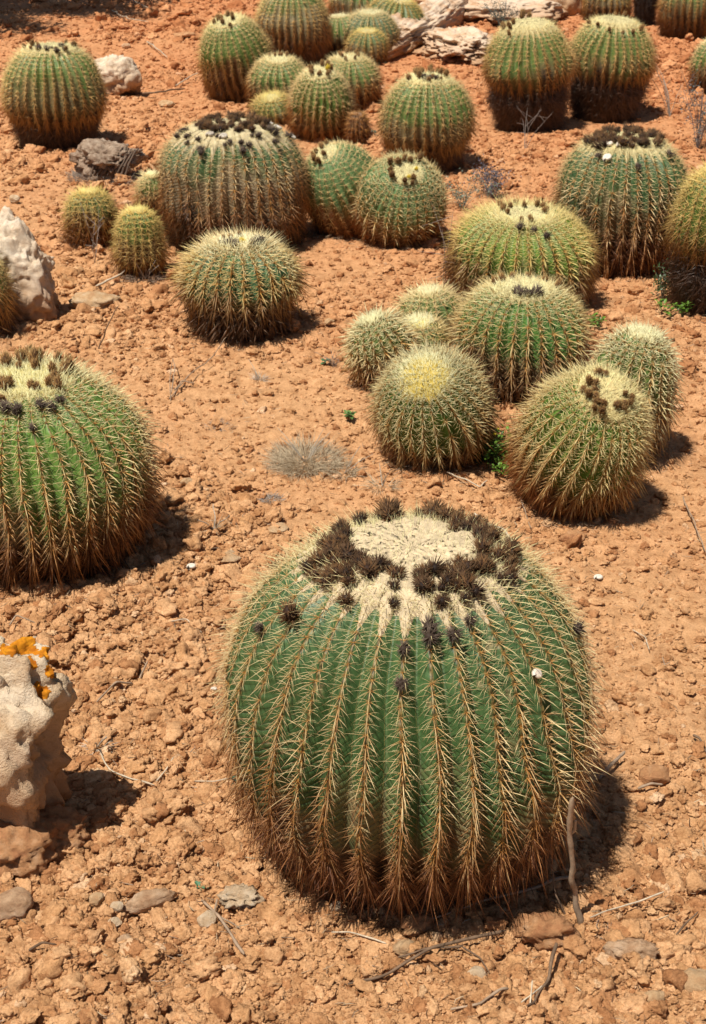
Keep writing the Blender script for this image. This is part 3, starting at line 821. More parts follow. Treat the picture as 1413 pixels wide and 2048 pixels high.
        cc = np.where(fib[:, None], np.array(woolcol) * 1.1, np.array(cl[0])) * rng.uniform(.8, 1.15, (n, 1))
        CS = np.repeat(cc, 4, 0)
        base = (np.arange(n) * 4)[:, None]
        T = (base[:, None] + np.array([[0, 1, 3], [1, 2, 3], [2, 0, 3]])).reshape(-1, 3)
        link('crown_spines', mk_mesh('crown_spines', tilt(VS), [T], M_spine, CS), root, kind='stuff')
    # --- dried flowers: (radius fraction, angle deg, kind, scale)
    for (rf, deg, kind, sc) in flowers:
        ph = R_(deg); a = np.interp(rf * Rb, pr[:120], arc[:120])
        crn = round(ph * ribs / (2 * math.pi)) * 2 * math.pi / ribs
        pp = shape(np.array([a]), np.array([crn]), np.array([(ph - crn) * ribs / math.pi * .5]))
        nd = np.array([[math.cos(ph), math.sin(ph), 0]]) * min(1, rf) * .7 + np.array([[0, 0, 1.]])
        nd = nd + rng.normal(0, .24, (1, 3)); nd /= np.linalg.norm(nd)
        pp = tilt(pp + nd * woolh * .5)[0]; nd = (nd @ Mt.T)[0]
        me = {'d': FL_dark, 'u': FL_up, 'o': FL_old, 'y': FL_yellow}[kind]; me = me[int(rng.integers(len(me)))]
        oo = bpy.data.objects.new('dried_flower' if kind != 'y' else 'yellow_flower', me); COL.objects.link(oo); oo.parent = root
        q = Vector((0, 0, 1)).rotation_difference(Vector(nd)).to_matrix().to_4x4()
        oo.matrix_basis = Matrix.Translation(pp) @ q @ Matrix.Rotation(rng.uniform(0, 6.28), 4, 'Z') @ Matrix.Diagonal((sc, sc, sc * rng.uniform(.75, 1.25), 1))
    CACTI[key] = dict(root=root, P=P, Pw=Pw, N=Nn, px=px, facing=facing, R=R, X=X, Y=Y, shape=shape, tilt=tilt, kb=kb)
    return root

def hash_str(s):
    h = 5381
    for ch in s: h = (h * 33 + ord(ch)) & 0x7fffffff
    return h

def on_areole(key, x, y, me, name, sc=1.0, lift=0.004, label=None, cat=None, top=False):
    c = CACTI[key]
    d = np.hypot(c['px'][:, 0] - x, c['px'][:, 1] - y) + np.where(c['facing'] < 0.05, 1e4, 0)
    i = int(np.argmin(d)); n = c['N'][i]
    q = Vector((0, 0, 1)).rotation_difference(Vector(n)).to_matrix().to_4x4()
    if top:
        o = bpy.data.objects.new(name, me); COL.objects.link(o)
        o.matrix_basis = Matrix.Translation(c['Pw'][i] + n * lift) @ q @ Matrix.Scale(sc, 4)
        o['label'] = label; o['category'] = cat
    else:
        o = bpy.data.objects.new(name, me); COL.objects.link(o); o.parent = c['root']
        o.matrix_basis = Matrix.Translation(c['P'][i] + n * lift) @ q @ Matrix.Scale(sc, 4)
    return o

# ring of flowers of the largest cactus
rg = np.random.default_rng(4)
fl = []
def ring(a0, a1, n, r0, r1, kind, s0=1.0, s1=1.0):
    out = []
    for k in range(n):
        a = a0 + (a1 - a0) * (k + .5) / n + rg.normal(0, 2.5)
        if n >= 14 and kind == 'u' and vnoise(np.array([[a / 28.0, n * 1.7, 0]]), 5)[0] < -.25: continue
        out.append((rg.uniform(r0 - .02, r1 + .03), (a + rg.normal(0, 4)) % 360, kind, rg.uniform(s0 * .9, s1 * 1.1)))
    return out
# angle 0 = right (+X), 90 = away from the camera, 270 = towards the camera
fl += ring(50, 130, 11, .42, .52, 'd', 1.1, 1.5)
fl += ring(-30, 55, 9, .50, .56, 'd', .95, 1.15)
fl += ring(-38, 62, 10, .40, .47, 'd', .9, 1.15)
fl += ring(-45, 15, 8, .55, .60, 'd', .85, 1.1)
fl += ring(-150, -35, 14, .34, .41, 'd', .9, 1.15)
fl += ring(-92, -38, 8, .42, .47, 'd', .85, 1.1)
fl += ring(-88, -50, 5, .49, .53, 'd', .8, .95)
fl += ring(-88, -62, 3, .55, .58, 'd', .7, .85)
fl += ring(150, 212, 9, .42, .49, 'd', .95, 1.2)
fl += ring(165, 228, 9, .50, .56, 'd', .9, 1.1)
fl += ring(185, 232, 5, .57, .62, 'd', .8, 1.0)
fl = [(a * .84, b + rg.normal(0, 3), c_, d_ * rg.uniform(.62, .88)) for a, b, c_, d_ in fl]
for k in range(34):
    b = rg.uniform(-60, 300)
    if 60 < b < 140 or 215 < b < 228: continue
    fl.append((rg.uniform(.25, .50) if b < 50 or b > 225 else rg.uniform(.34, .50), b, 'd', rg.uniform(.5, .85)))
for k in range(7): fl.append((rg.uniform(.34, .44), rg.uniform(140, 215), 'd', rg.uniform(.7, 1.0)))
cactus('main', 'largest golden barrel cactus in the foreground with woolly crown and ring of dark dried flowers', 34, green=GREEN_D, low=TAN, low_at=.60, dead_at=.93,
       cl=C_MAIN, slen=0.036, swid=0.0005, dense=False, space=0.0168, wool=.515, wooltongue=1.22, woolcol=(0.64, 0.53, 0.37), woolh=0.012, flowers=fl,
       clusters=300, curved=True, geofold=True, kper=12, rows=330, crownsp=5200)
for (x, y, s) in ((843, 1248, 1.15), (868, 1272, 1.2), (888, 1284, 1.1), (825, 1302, .9), (925, 1250, .9), (781, 1356, .95), (605, 1245, 1.15), (520, 1262, .9), (1130, 1262, 1.1)):
    on_areole('main', x, y, FL_old[int(rg.integers(3))] if (x, y) != (605, 1245) else FL_dark[0], 'dried_flower', s)
on_areole('main', 1078, 1348, SHELL, 'snail_shell', .95, .006, 'small round snail shell clinging to the right side of the largest cactus', 'snail shell', True)

cactus('left', 'big green barrel cactus cut by the left edge, brown flower remains on its crown', 34, green=GREEN_L, low_at=.58, dead_at=.9, cl=C_PALE[:3] + [(0.085, 0.038, 0.02)],
       slen=0.036, swid=0.0008, space=0.018, dense=False, wool=.36, woolh=.004, woolcol=(0.56, 0.50, 0.22), clusters=300, curved=True, kper=10, rows=150, crownsp=3200,
       flowers=ring(0, 360, 26, .20, .38, 'u', .8, 1.2) + ring(200, 330, 5, .40, .5, 'o', .9, 1.2) + ring(30, 120, 6, .42, .52, 'u', .8, 1.1) + ring(262, 300, 3, .52, .66, 'o', .9, 1.2))
cactus('crowned', 'tall ribbed barrel cactus at middle left with broad dark flower crown dotted with white shells', 38, green=GREEN_D, low_at=.42, dead_at=.98, low=(0.24, 0.17, 0.085), low_c=(0.15, 0.10, 0.055),
       cl=C_MAIN[:3] + [(0.10, 0.06, 0.035)], slen=0.033, swid=0.0009, dense=False, space=0.022, wool=.70, woolh=.016, woolcol=(0.60, 0.52, 0.34), curved=False, clusters=300, rows=110, crownsp=1800,
       flowers=ring(0, 360, 30, .36, .46, 'd', .9, 1.2) + ring(0, 360, 13, .22, .32, 'd', .8, 1.1) + ring(0, 360, 3, .03, .15, 'd', .8, 1.1) + ring(180, 360, 22, .58, .80, 'o', .8, 1.35))
cactus('frontmid', 'shaggy pale spined barrel cactus alone below the broad crowned one, brown skirt of dead spines', 26, green=(0.07, 0.15, 0.055), low_at=.6, dead_at=.70, low=(0.2, .15, .07),
       cl=cols((0.76, 0.70, 0.42), (0.64, 0.50, 0.20), (0.33, 0.2, 0.09), (0.115, 0.065, 0.035)), slen=0.042, swid=0.0012, space=0.019, wool=.36, woolcol=(0.62, 0.5, 0.2), clusters=300, curved=False, rows=90, crownsp=700,
       flowers=ring(200, 260, 4, .22, .30, 'o', 1.2, 1.5) + ring(-50, 10, 3, .26, .34, 'o', 1.1, 1.4) + ring(90, 180, 3, .28, .32, 'u', .6, .8) + [(.1, 300, 'y', 1.1)])
SM = dict(slen=0.036, swid=0.0012, space=0.021, crownsp=250, kper=6, rows=46)
cactus('small5', 'small fuzzy yellow-brown barrel cactus standing alone at the middle left', 20, green=(0.09, .13, .03), low=BROWN, low_at=.45, dead_at=.95, cl=C_YEL[:2] + [(0.32, 0.15, 0.045), (0.22, 0.09, 0.03)], wool=.3, **SM)
cactus('small6', 'narrow small barrel cactus squeezed against the left of the broad crowned cactus', 19, green=GREEN_M, low=BROWN, low_at=.45, dead_at=.85, cl=C_YEL[:2] + [(0.32, 0.15, 0.045), (0.10, 0.05, 0.025)], wool=.25, **SM)
cactus('sliver7', 'small pale green cactus peeping out behind the broad crowned cactus', 18, green=GREEN_M, cl=C_PALE, wool=.3, **SM)
cactus('lean8', 'blue-green cactus leaning left behind the broad crowned cactus', 25, green=GREEN_B, low=(0.25, 0.12, 0.045), low_at=.52, dead_at=1.1, cl=C_PALE[:2] + [(0.36, 0.18, 0.07), (0.25, 0.1, 0.04)], slen=.034, swid=.0011, dense=False, ns=10, space=.024, wool=.28, crownsp=300, rows=70,
       flowers=ring(60, 300, 7, .2, .34, 'u', .8, 1.1))
cactus('lean9', 'blue-green cactus facing the viewer with crown of brown buds and yellow blooms', 26, green=GREEN_B, low=(0.25, 0.12, 0.045), low_at=.55, dead_at=1.1, cl=C_PALE[:2] + [(0.36, 0.18, 0.07), (0.28, 0.11, 0.04)], slen=.036, swid=.0011, dense=False, ns=10, space=.024, wool=.34, crownsp=500, rows=80, clusters=250,
       flowers=ring(0, 360, 17, .27, .37, 'u', .8, 1.15) + [(.18, 290, 'y', .9), (.22, 20, 'y', .8)])
FAR = dict(slen=0.034, swid=0.0012, space=0.024, kper=6, rows=56)
cactus('topleft', 'tall barrel cactus at the upper left edge beside a pinkish rock, dark bare foot', 32, green=GREEN_M, low_at=.42, dead_at=.74, low=(.16, .13, .05), cl=C_DARKBASE, wool=.5, crownsp=900, woolh=.012,
       flowers=ring(0, 360, 22, .34, .46, 'u', .8, 1.0) + ring(250, 330, 6, .35, .5, 'o', 1, 1.4), **FAR)
cactus('top11', 'round cactus leaning left at the top, brown buds in its pale crown', 27, green=GREEN_M, low_at=.5, dead_at=.9, low=BROWN, cl=C_DARKBASE, wool=.42, crownsp=500,
       flowers=ring(0, 360, 16, .22, .34, 'u', .9, 1.1), **FAR)
cactus('top12', 'large grey-green cactus behind the left-leaning one at the top edge', 33, green=GREEN_M, low_at=.35, dead_at=.97, low=(.22, .18, .09), cl=C_DARKBASE, wool=.5, crownsp=600,
       flowers=ring(0, 360, 20, .3, .42, 'u', .9, 1.1), **FAR)
cl_ = C_PALE[:3] + [(0.10, 0.045, 0.02)]
cactus('c13', 'low round cactus at the back left of the small clump near the top', 23, cl=cl_, wool=.35, crownsp=300, flowers=ring(30, 150, 5, .25, .35, 'u', .8, 1), **FAR)
cactus('c14', 'round cactus at the front of the small clump, brown buds and a yellow bloom', 25, cl=cl_, wool=.42, crownsp=400, low_at=.6, flowers=ring(0, 360, 15, .26, .36, 'u', .8, 1.05) + [(.2, 10, 'y', 1.2)], **FAR)
cactus('c15', 'pale cactus at the back right of the small clump with few brown buds', 24, cl=cl_, wool=.4, crownsp=300, flowers=ring(0, 360, 8, .25, .38, 'u', .8, 1.0), **FAR)
cactus('c16', 'tiny yellow fuzzy pup in front of the small clump', 18, green=(0.12, 0.15, 0.03), cl=C_YEL, wool=.4, crownsp=400, **FAR)
cactus('mid17', 'golden barrel cactus right of the small clump on a dark brown foot', 30, green=GREEN_M, low_at=.5, dead_at=.75, cl=C_DARKBASE[:1] + [(0.52, 0.42, 0.19), (0.34, 0.22, 0.09), (0.15, 0.085, 0.05)], wool=.46, crownsp=700, woolh=.012,
       flowers=ring(0, 360, 18, .3, .42, 'u', .8, 1.1) + ring(240, 300, 5, .2, .4, 'o', 1.2, 1.5), **FAR)
cactus('pup18', 'little brown dried pup tucked beneath the small clump', 15, green=BROWN, low=BROWN, low_at=.2, cl=cols((.36, .2, .08), (.3, .14, .05), (.25, .1, .035), (.16, .07, .03)), wool=0, **FAR)
cactus('pa', 'small pale pup at the left of the far yellow clump', 18, cl=C_WHITE, wool=.3, crownsp=200, **FAR)
cactus('pb', 'pale woolly cactus in the middle of the far yellow clump', 22, green=(0.08, .13, .05), cl=C_WHITE[:3] + [(.25, .14, .07)], wool=.35, crownsp=300, **FAR)
cactus('pc', 'pale yellow cactus leaning right in the far yellow clump', 22, green=(0.10, .14, .04), cl=C_YEL, wool=.4, crownsp=300, **FAR)
cactus('pe', 'smallest pale globe at the front of the far yellow clump', 18, green=(0.10, .15, .05), cl=C_YEL, wool=.4, crownsp=250, **FAR)
cactus('pd', 'dark green cactus at the back of the far yellow clump, cut by the top edge', 24, cl=C_PALE, wool=.3, crownsp=200, **FAR)
FAR2 = dict(slen=0.035, swid=0.0012, space=0.023, kper=6, rows=60)
cactus('tr20', 'left one of the paired tall cacti at the upper right, pale lopsided crown', 30, green=GREEN_M, low_at=.45, dead_at=.62, low=(.15, .12, .04), cl=C_DARKBASE, wool=.55, crownsp=800, woolh=.014,
       flowers=[(.45, 215, 'u', 1.2), (.5, 195, 'u', 1.2), (.3, 110, 'u', 1.4), (.35, 200, 'u', 1.0), (.62, 225, 'u', 1.0), (.4, 80, 'u', 1.2), (.6, 20, 'u', 1)], **FAR2)
cactus('tr21', 'right one of the paired tall cacti at the upper right', 30, green=GREEN_M, low_at=.45, dead_at=.62, low=(.15, .12, .04), cl=C_DARKBASE, wool=.5, crownsp=700, woolh=.012,
       flowers=ring(180, 360, 7, .5, .62, 'u', .8, 1.1) + ring(20, 90, 3, .3, .45, 'u', .7, .9), **FAR2)
cactus('t22', 'yellowish cactus at the top edge right of the pale slab', 24, green=(0.09, .14, .035), cl=C_YEL, wool=.3, crownsp=200, **FAR)
cactus('t23', 'dark dead looking cactus stump at the top edge', 16, green=DEADC, low=DEADC, low_at=.2, dead_at=.3, cl=cols((.12, .09, .06), (.08, .05, .035), (.06, .035, .025), (.04, .025, .018)), wool=0, **FAR)
cactus('t24', 'round cactus in the top right corner', 28, green=GREEN_M, cl=C_DARKBASE[:3] + [(.12, .06, .03)], wool=.3, crownsp=200, **FAR)
cactus('r25', 'small cactus cut by the right edge near the top', 20, green=GREEN_M, cl=C_PALE[:3] + [(.12, .06, .03)], wool=.3, crownsp=200, **FAR)
cactus('r26', 'large ribbed cactus at the upper right with dark flower crown and white shells', 33, green=GREEN_D, low_at=.5, dead_at=.95, low=(.18, .13, .055), cl=C_MAIN[:3] + [(0.14, 0.06, 0.03)], slen=.036, swid=.001, space=.022, dense=False, wool=.60, crownsp=1300, woolh=.014, rows=100, clusters=300,
       flowers=ring(180, 360, 20, .38, .46, 'd', .9, 1.2) + ring(0, 180, 15, .36, .45, 'd', .9, 1.2) + ring(0, 360, 11, .2, .32, 'd', .8, 1.1) + ring(0, 360, 3, .03, .12, 'd', .8, 1.1) + ring(180, 225, 6, .55, .66, 'd', .9, 1.3) + ring(200, 340, 3, .68, .78, 'o', 1.2, 1.4))
cactus('r27', 'tall yellow-green cactus cut by the right edge on a dark foot', 27, green=(0.085, .15, .02), low_at=.5, dead_at=.62, low=(.16, .12, .04), cl=C_YEL[:2] + [(0.26, 0.15, 0.06), (0.11, 0.07, 0.05)], slen=.042, swid=.0012, space=.021, wool=.3, rows=80, crownsp=300)
G = dict(slen=.037, swid=.00095, curved=False)
cactus('m28', 'wide low yellow-green cactus at the back of the central right group', 32, green=(0.11, .19, .02), low_at=.62, dead_at=.97, cl=cols((0.74, 0.70, 0.34), (0.68, 0.57, 0.20), (0.38, 0.24, 0.1), (0.2, 0.1, 0.05)), space=.019, wool=.42, crownsp=900, rows=90, clusters=300,
       flowers=ring(0, 360, 16, .26, .38, 'u', .7, .9) + ring(250, 300, 3, .5, .66, 'o', 1, 1.3), **G)
cactus('m29', 'big cactus in the middle of the central right group with brown flower stubs', 28, green=(0.07, .16, .025), low_at=.6, dead_at=.9, cl=C_PALE[:1] + [(0.56, 0.46, 0.2), (0.34, 0.2, 0.09), (0.09, 0.05, 0.03)], space=.02, wool=.44, crownsp=800, rows=90, clusters=300,
       flowers=ring(40, 180, 5, .3, .44, 'u', .8, 1.0) + ring(240, 300, 4, .3, .46, 'o', 1.2, 1.5) + [(.5, 0, 'u', .9)], **G)
cactus('p30', 'small pup leaning out at the left of the central right group', 18, cl=C_WHITE, slen=.038, swid=.0012, space=.02, wool=.3, crownsp=300, rows=50, clusters=120)
cactus('p31', 'small pale pup behind the yellow topped cactus, left of the big middle one', 18, cl=C_WHITE, slen=.038, swid=.0012, space=.02, wool=.3, crownsp=300, rows=50)
cactus('p32', 'yellow tipped pup just behind the yellow topped cactus', 18, green=(.09, .14, .03), cl=C_WHITE[:1] + C_YEL[1:], slen=.038, swid=.0012, space=.02, wool=.4, crownsp=500, woolcol=(.6, .5, .15), rows=50)
cactus('g33', 'round tilted cactus with fuzzy yellow crown and no flowers, centre right', 25, green=(0.07, .15, .02), low_at=.62, dead_at=.97, cl=C_WHITE[:1] + [(0.58, 0.48, 0.22), (0.36, 0.2, 0.08), (0.24, 0.10, 0.04)], slen=.033, swid=.0008, space=.0185, wool=.48, woolcol=(.50, .38, .09), crownsp=2200, rows=100, clusters=300, curved=True)
cactus('g34', 'round tilted cactus facing right with brown flower ring in pale crown', 27, green=(0.08, .17, .018), low_at=.65, dead_at=1.1, cl=cols((0.74, 0.66, 0.32), (0.66, 0.52, 0.23), (0.40, 0.2, 0.07), (0.30, 0.11, 0.035)), slen=.033, swid=.0008, space=.0185, wool=.44, woolcol=(.6, .5, .26), crownsp=1600, rows=100, clusters=300, curved=True,
       flowers=ring(170, 265, 7, .28, .4, 'u', .65, .85) + ring(265, 370, 8, .24, .34, 'u', .65, .85) + ring(80, 120, 3, .3, .38, 'u', .6, .8) + ring(150, 210, 4, .16, .26, 'u', .6, .8))
cactus('g35', 'tall narrow pale cactus at the right of the central right group', 19, cl=C_WHITE[:2] + [(0.3, 0.19, 0.09), (0.10, 0.055, 0.03)], slen=.036, swid=.0011, space=.019, wool=.35, crownsp=500, rows=80, clusters=200, dead_at=.97)
cactus('l36', 'cactus barely showing at the left edge in front of the tall pale rock', 22, green=GREEN_M, cl=C_DARKBASE, slen=.036, swid=.0012, space=.02, wool=.3, crownsp=200, rows=50)

# white shells on two crowns
for key, pts_ in (('crowned', [(418, 262), (431, 266), (450, 272), (452, 282), (535, 232), (560, 262), (596, 261)]), ('r26', [(1212, 322), (1222, 268), (1236, 264), (1290, 262), (1318, 272)])):
    ordn = ['leftmost', 'second from the left', 'third from the left', 'fourth from the left', 'fifth from the left', 'sixth from the left', 'rightmost']
    if len(pts_) == 5: ordn = ordn[:4] + ['rightmost']
    for j, (x, y) in enumerate(pts_):
        where = 'broad crowned cactus at middle left' if key == 'crowned' else 'dark crowned cactus at upper right'
        o = on_areole(key, x, y, SHELL, 'snail_shell', 1.9, .012, ordn[j] + ' white snail shell on the ' + where, 'snail shell', True)
        o['group'] = 'white snail shells on the ' + where
for j, (x, y, lab) in enumerate([(1198, 1155, 'white snail shell on the soil right of the largest cactus crown'), (385, 1152, 'white snail shell on the soil right of the left cactus'), (1340, 1790, 'tiny white snail shell among clods at the lower right'),
                                 (430, 1405, 'tiny white snail shell close to the left flank of the largest cactus')]):
    X, Y = at(x, y)
    link('snail_shell', SHELL, None, lab, 'snail shell', loc=(X, Y, float(gh(X, Y)) + .006)).scale = (1.2 if j < 2 else .7,) * 3

# ------------------------------------------------------------------ twigs
def tube(pts, r0, r1, seg=6, sub=6, seed=0, wob=.08):
    pts = np.array(pts, float); rng = np.random.default_rng(seed)
    d = np.r_[0, np.cumsum(np.linalg.norm(np.diff(pts, axis=0), axis=1))]
    n = max(4, len(pts) * sub); t = np.linspace(0, d[-1], n)
    Q = np.stack([np.interp(t, d, pts[:, k]) for k in range(3)], 1)
    Q[1:-1] = (Q[:-2] + Q[1:-1] * 2 + Q[2:]) / 4
    Q = Q + (vnoise(np.stack([t * 30, t * 0 + seed, t * 0], -1), 1)[:, None] * rng.normal(size=3) + vnoise(np.stack([t * 30, t * 0 + seed + 9, t * 0], -1), 2)[:, None] * rng.normal(size=3)) * r0 * .6
    T = np.gradient(Q, axis=0); T /= np.linalg.norm(T, axis=1, keepdims=True) + 1e-9
    a = np.cross(T, [0.31, 0.2, 0.93]); a /= np.linalg.norm(a, axis=1, keepdims=True) + 1e-9; b = np.cross(T, a)
    r = np.linspace(r0, r1, n) * (1 + .18 * vnoise(np.stack([t * 90, t * 0 + seed * 2.1, t * 0], -1), 3)); r[-1] *= .3; r[0] *= .7
    th = np.linspace(0, 2 * math.pi, seg, endpoint=False)
    V = Q[:, None] + r[:, None, None] * (a[:, None] * np.cos(th)[:, None] + b[:, None] * np.sin(th)[:, None])
    F = grid_faces(n, seg)
    return V.reshape(-1, 3), F, Q
TW = dict(s=(0.36, 0.26, 0.17), g=(0.31, 0.215, 0.14), d=(0.16, 0.10, 0.06), p=(0.50, 0.40, 0.28), b=(0.24, 0.155, 0.09))
def twig(label, branches, colk='g', name='twig', cat='twig', group=None, seed=0):
    """branches: list of (points [(px,py,height)], r0, r1)"""
    VV = []; FF = []; off = 0; org = None
    for bi, (pl, r0, r1) in enumerate(branches):
        P = []
        for (x, y, h) in pl:
            X, Y = at(x, y); P.append((X, Y, float(gh(X, Y)) + h + .007))
        V, F, _ = tube(P, r0, r1, seed=seed * 7 + bi)
        if org is None: org = np.array(P[0])
        VV.append(V - org); FF.append(F + off); off += len(V)
    V = np.vstack(VV); c = np.array(TW[colk]) * (1 + .2 * vnoise(V * 70, seed))[:, None]
    return link(name, mk_mesh(name, V, [np.vstack(FF)], M_twig, c), None, label, cat, group, loc=org)

# the upright stick: base on the soil at (1163,1850), rising to image height 1600
def upright(label, bx, by, tx, ty, r0, r1, colk, lean=0.0, seed=1, side=None):
    X, Y = at(bx, by); P0 = np.array([X, Y, float(gh(X, Y)) - .02])
    d = FW + (tx - 706.5) / FPX * np.array([1., 0, 0]) - (ty - 1024) / FPX * UP
    k = (Y + lean) / d[1]; P1 = np.array([0, 0, CAM_H]) + d * k
    m = (P0 + P1) / 2 + np.array([-.006, 0, 0])
    q = lerp(P0, P1, .75) + np.array([-.004, 0, 0])
    V, F, Q = tube([P0, m, q, P1], r0, r1, seg=7, sub=8, seed=seed, wob=.05)
    VV = [V]; FF = [F]
    if side:
        s0 = Q[int(len(Q) * side)]; V2, F2, _ = tube([s0, s0 + np.array([.006, -.001, .008]), s0 + np.array([.008, -.001, .022])], r1, r1 * .6, seed=seed + 5); VV.append(V2); FF.append(F2 + len(V))
    V = np.vstack(VV) - P0; c = np.array(TW[colk]) * (1 + .25 * vnoise(V * np.array([120, 120, 30]), seed))[:, None]
    link('stick', mk_mesh('stick', V, [np.vstack(FF)], M_twig, c), None, label, 'stick', loc=P0)
upright('grey-brown stick standing upright in the soil right of the largest cactus', 1165, 1856, 1144, 1592, .0052, .0042, 's', -0.045, 1, .72)
upright('thin dark twig poking up beside the foot of the standing stick', 1140, 1848, 1104, 1742, .0022, .0015, 'd', .03, 3)
upright('slim dry stalk rising on the bare soil left of centre', 342, 808, 346, 715, .0018, .001, 'p', .0, 4)
upright('slanting slim dark twig above the left cactus, right of it', 193, 705, 238, 612, .0028, .0016, 'd', .0, 6)

gf = 'fallen twigs on the soil'
twig('long dark forked twig lying across the soil below the largest cactus', [([(697, 1987, .004), (770, 1970, .008), (860, 1935, .014), (930, 1912, .016), (1010, 1890, .02)], .0022, .003), ([(785, 1943, .006), (850, 1931, .012), (925, 1925, .014)], .0014, .002), ([(925, 1925, .012), (960, 1940, .012), (978, 1972, .006)], .0016, .0008)], 'd', group=gf, seed=1)
twig('long twig under the right foot of the largest cactus', [([(855, 1862, .005), (960, 1838, .014), (1060, 1808, .02), (1145, 1788, .022)], .0018, .0032)], 'g', group=gf, seed=2)
twig('forked grey twig between the pitted stone and worn stone', [([(405, 1818, .006), (440, 1860, .012), (470, 1900, .008), (492, 1925, .004)], .0022, .0028), ([(435, 1822, .012), (432, 1850, .012)], .0016, .002), ([(440, 1858, .012), (480, 1875, .004)], .0018, .001)], 'g', group=gf, seed=3)
twig('dark crooked twig at the bottom right pointing down left', [([(1110, 1932, .03), (1095, 1990, .02), (1068, 2030, .006), (1050, 2060, .004)], .003, .002)], 'd', group=gf, seed=4)
twig('pale straw thin stalk lying right of the standing stick', [([(1178, 1868, .012), (1250, 1842, .02), (1325, 1818, .014)], .0012, .0016)], 'p', group=gf, seed=5)
twig('thin curved pale twig on the soil beneath the largest cactus', [([(664, 1888, .004), (700, 1887, .008), (735, 1898, .01), (772, 1913, .005)], .0012, .0018)], 'p', group=gf, seed=6)
twig('short dark twig at the far left bottom', [([(65, 1925, .006), (90, 1938, .01), (118, 1932, .006)], .0022, .0018)], 'd', group=gf, seed=7)
twig('knotty broken branch piece right of the largest cactus shadow', [([(1205, 1560, .006), (1225, 1545, .014), (1250, 1525, .016)], .0055, .003), ([(1215, 1552, .01), (1200, 1568, .0)], .003, .002)], 'g', group=gf, seed=8)
twig('thin grey twig by the right edge of the soil above the bottom', [([(1350, 1885, .004), (1375, 1858, .012), (1395, 1838, .008)], .002, .0014)], 'd', group=gf, seed=9)
twig('crossed twigs left of the largest cactus near the middle left', [([(195, 1415, .004), (235, 1400, .01), (268, 1382, .008)], .0018, .0022), ([(280, 1370, .004), (298, 1345, .01)], .002, .0014)], 'g', group=gf, seed=10)
twig('long slim twig pair beside the lichen rock', [([(202, 1522, .01), (222, 1560, .012), (262, 1572, .01), (310, 1580, .004)], .0016, .0018), ([(313, 1572, .004), (332, 1556, .01), (350, 1540, .006)], .0016, .0014)], 'p', group=gf, seed=11)
twig('thin straw touching the left foot of the largest cactus', [([(390, 1576, .004), (430, 1578, .008), (475, 1579, .006)], .0012, .0014)], 'p', group=gf, seed=12)
twig('short hooked twig above the lichen rock', [([(22, 1270, .01), (35, 1258, .012), (80, 1264, .006)], .0022, .0014)], 'g', group=gf, seed=13)
twig('slim bent twig halfway down the left side', [([(110, 1238, .004), (130, 1235, .008), (148, 1238, .004)], .0022, .0016)], 'd', group=gf, seed=14)
twig('fine twig right of the lichen rock top', [([(343, 1258, .004), (375, 1263, .01), (405, 1277, .004)], .0014, .0014)], 'p', group=gf, seed=15)
twig('branching dry twig lying on the bare soil above the grass tuft', [([(340, 805, .004), (380, 770, .02), (425, 735, .02), (462, 690, .03)], .002, .0012), ([(350, 795, .01), (365, 780, .02), (390, 778, .01)], .003, .0015), ([(345, 800, .01), (352, 765, .03), (348, 740, .03)], .002, .0012)], 'g', group=gf, seed=16)
twig('pale long branch reaching down right near the back of the crown', [([(950, 1035, .008), (975, 1055, .012), (1010, 1062, .01), (1030, 1090, .006)], .003, .002)], 'p', group=gf, seed=17)
twig('fallen light twig in front of the green weed', [([(895, 957, .006), (930, 967, .014), (960, 980, .01), (975, 965, .01)], .0022, .0022)], 'p', group=gf, seed=18)
twig('thin curved twig below the tilted flowering cactus', [([(1042, 1008, .006), (1050, 1035, .012), (1062, 1060, .004)], .0018, .0012)], 'g', group=gf, seed=19)
twig('long pale twig beside the tall pale rock', [([(190, 580, .005), (235, 568, .02), (258, 555, .03), (262, 528, .05)], .004, .0018)], 'p', group=gf, seed=20)
twig('dark curved branch lying right of the rock beside the upper left cactus', [([(270, 192, .01), (310, 198, .03), (350, 192, .03), (372, 183, .01)], .006, .004)], 'd', group=gf, seed=21)
twig('thin pale branch above that dark branch in the upper left', [([(295, 88, .01), (320, 110, .03), (335, 118, .01)], .005, .003)], 'p', group=gf, seed=22)
twig('long straw twig at the top left behind', [([(225, 30, .01), (260, 48, .02), (300, 56, .01)], .005, .003), ([(252, 0, .01), (280, 18, .02), (298, 24, .01)], .005, .003)], 'p', group=gf, seed=23)
twig('twig tangle on the path left of the small clump', [([(352, 178, .01), (385, 165, .03), (398, 155, .02)], .004, .003)], 'p', group=gf, seed=24)
twig('thin stick lying at the right edge in the middle', [([(1365, 1000, .01), (1385, 1050, .02), (1412, 1115, .01)], .0022, .0014)], 'g', group=gf, seed=25)
twig('bottom centre twig half buried', [([(900, 2045, .004), (960, 2040, .01), (1000, 2012, .008), (1015, 2005, .004)], .002, .0026)], 'g', group=gf, seed=26)
twig('pale upright straw crossing the bottom edge twig', [([(1058, 2045, .01), (1062, 2005, .03)], .0012, .0012), ([(1040, 2044, .01), (1085, 2000, .02)], .0014, .0014)], 'p', group=gf, seed=27)
twig('grey twig under the blocky orange stone', [([(1275, 1592, .006), (1300, 1588, .012), (1325, 1583, .006)], .0028, .002)], 'g', group=gf, seed=28)
twig('dark twig at the right edge beside clods', [([(1388, 1478, .006), (1400, 1490, .012), (1412, 1505, .01)], .003, .002)], 'd', group=gf, seed=29)
twig('curved dry stem in front of the right group shade', [([(1265, 1265, .006), (1290, 1285, .014), (1298, 1310, .006)], .0014, .001)], 'p', group=gf, seed=30)

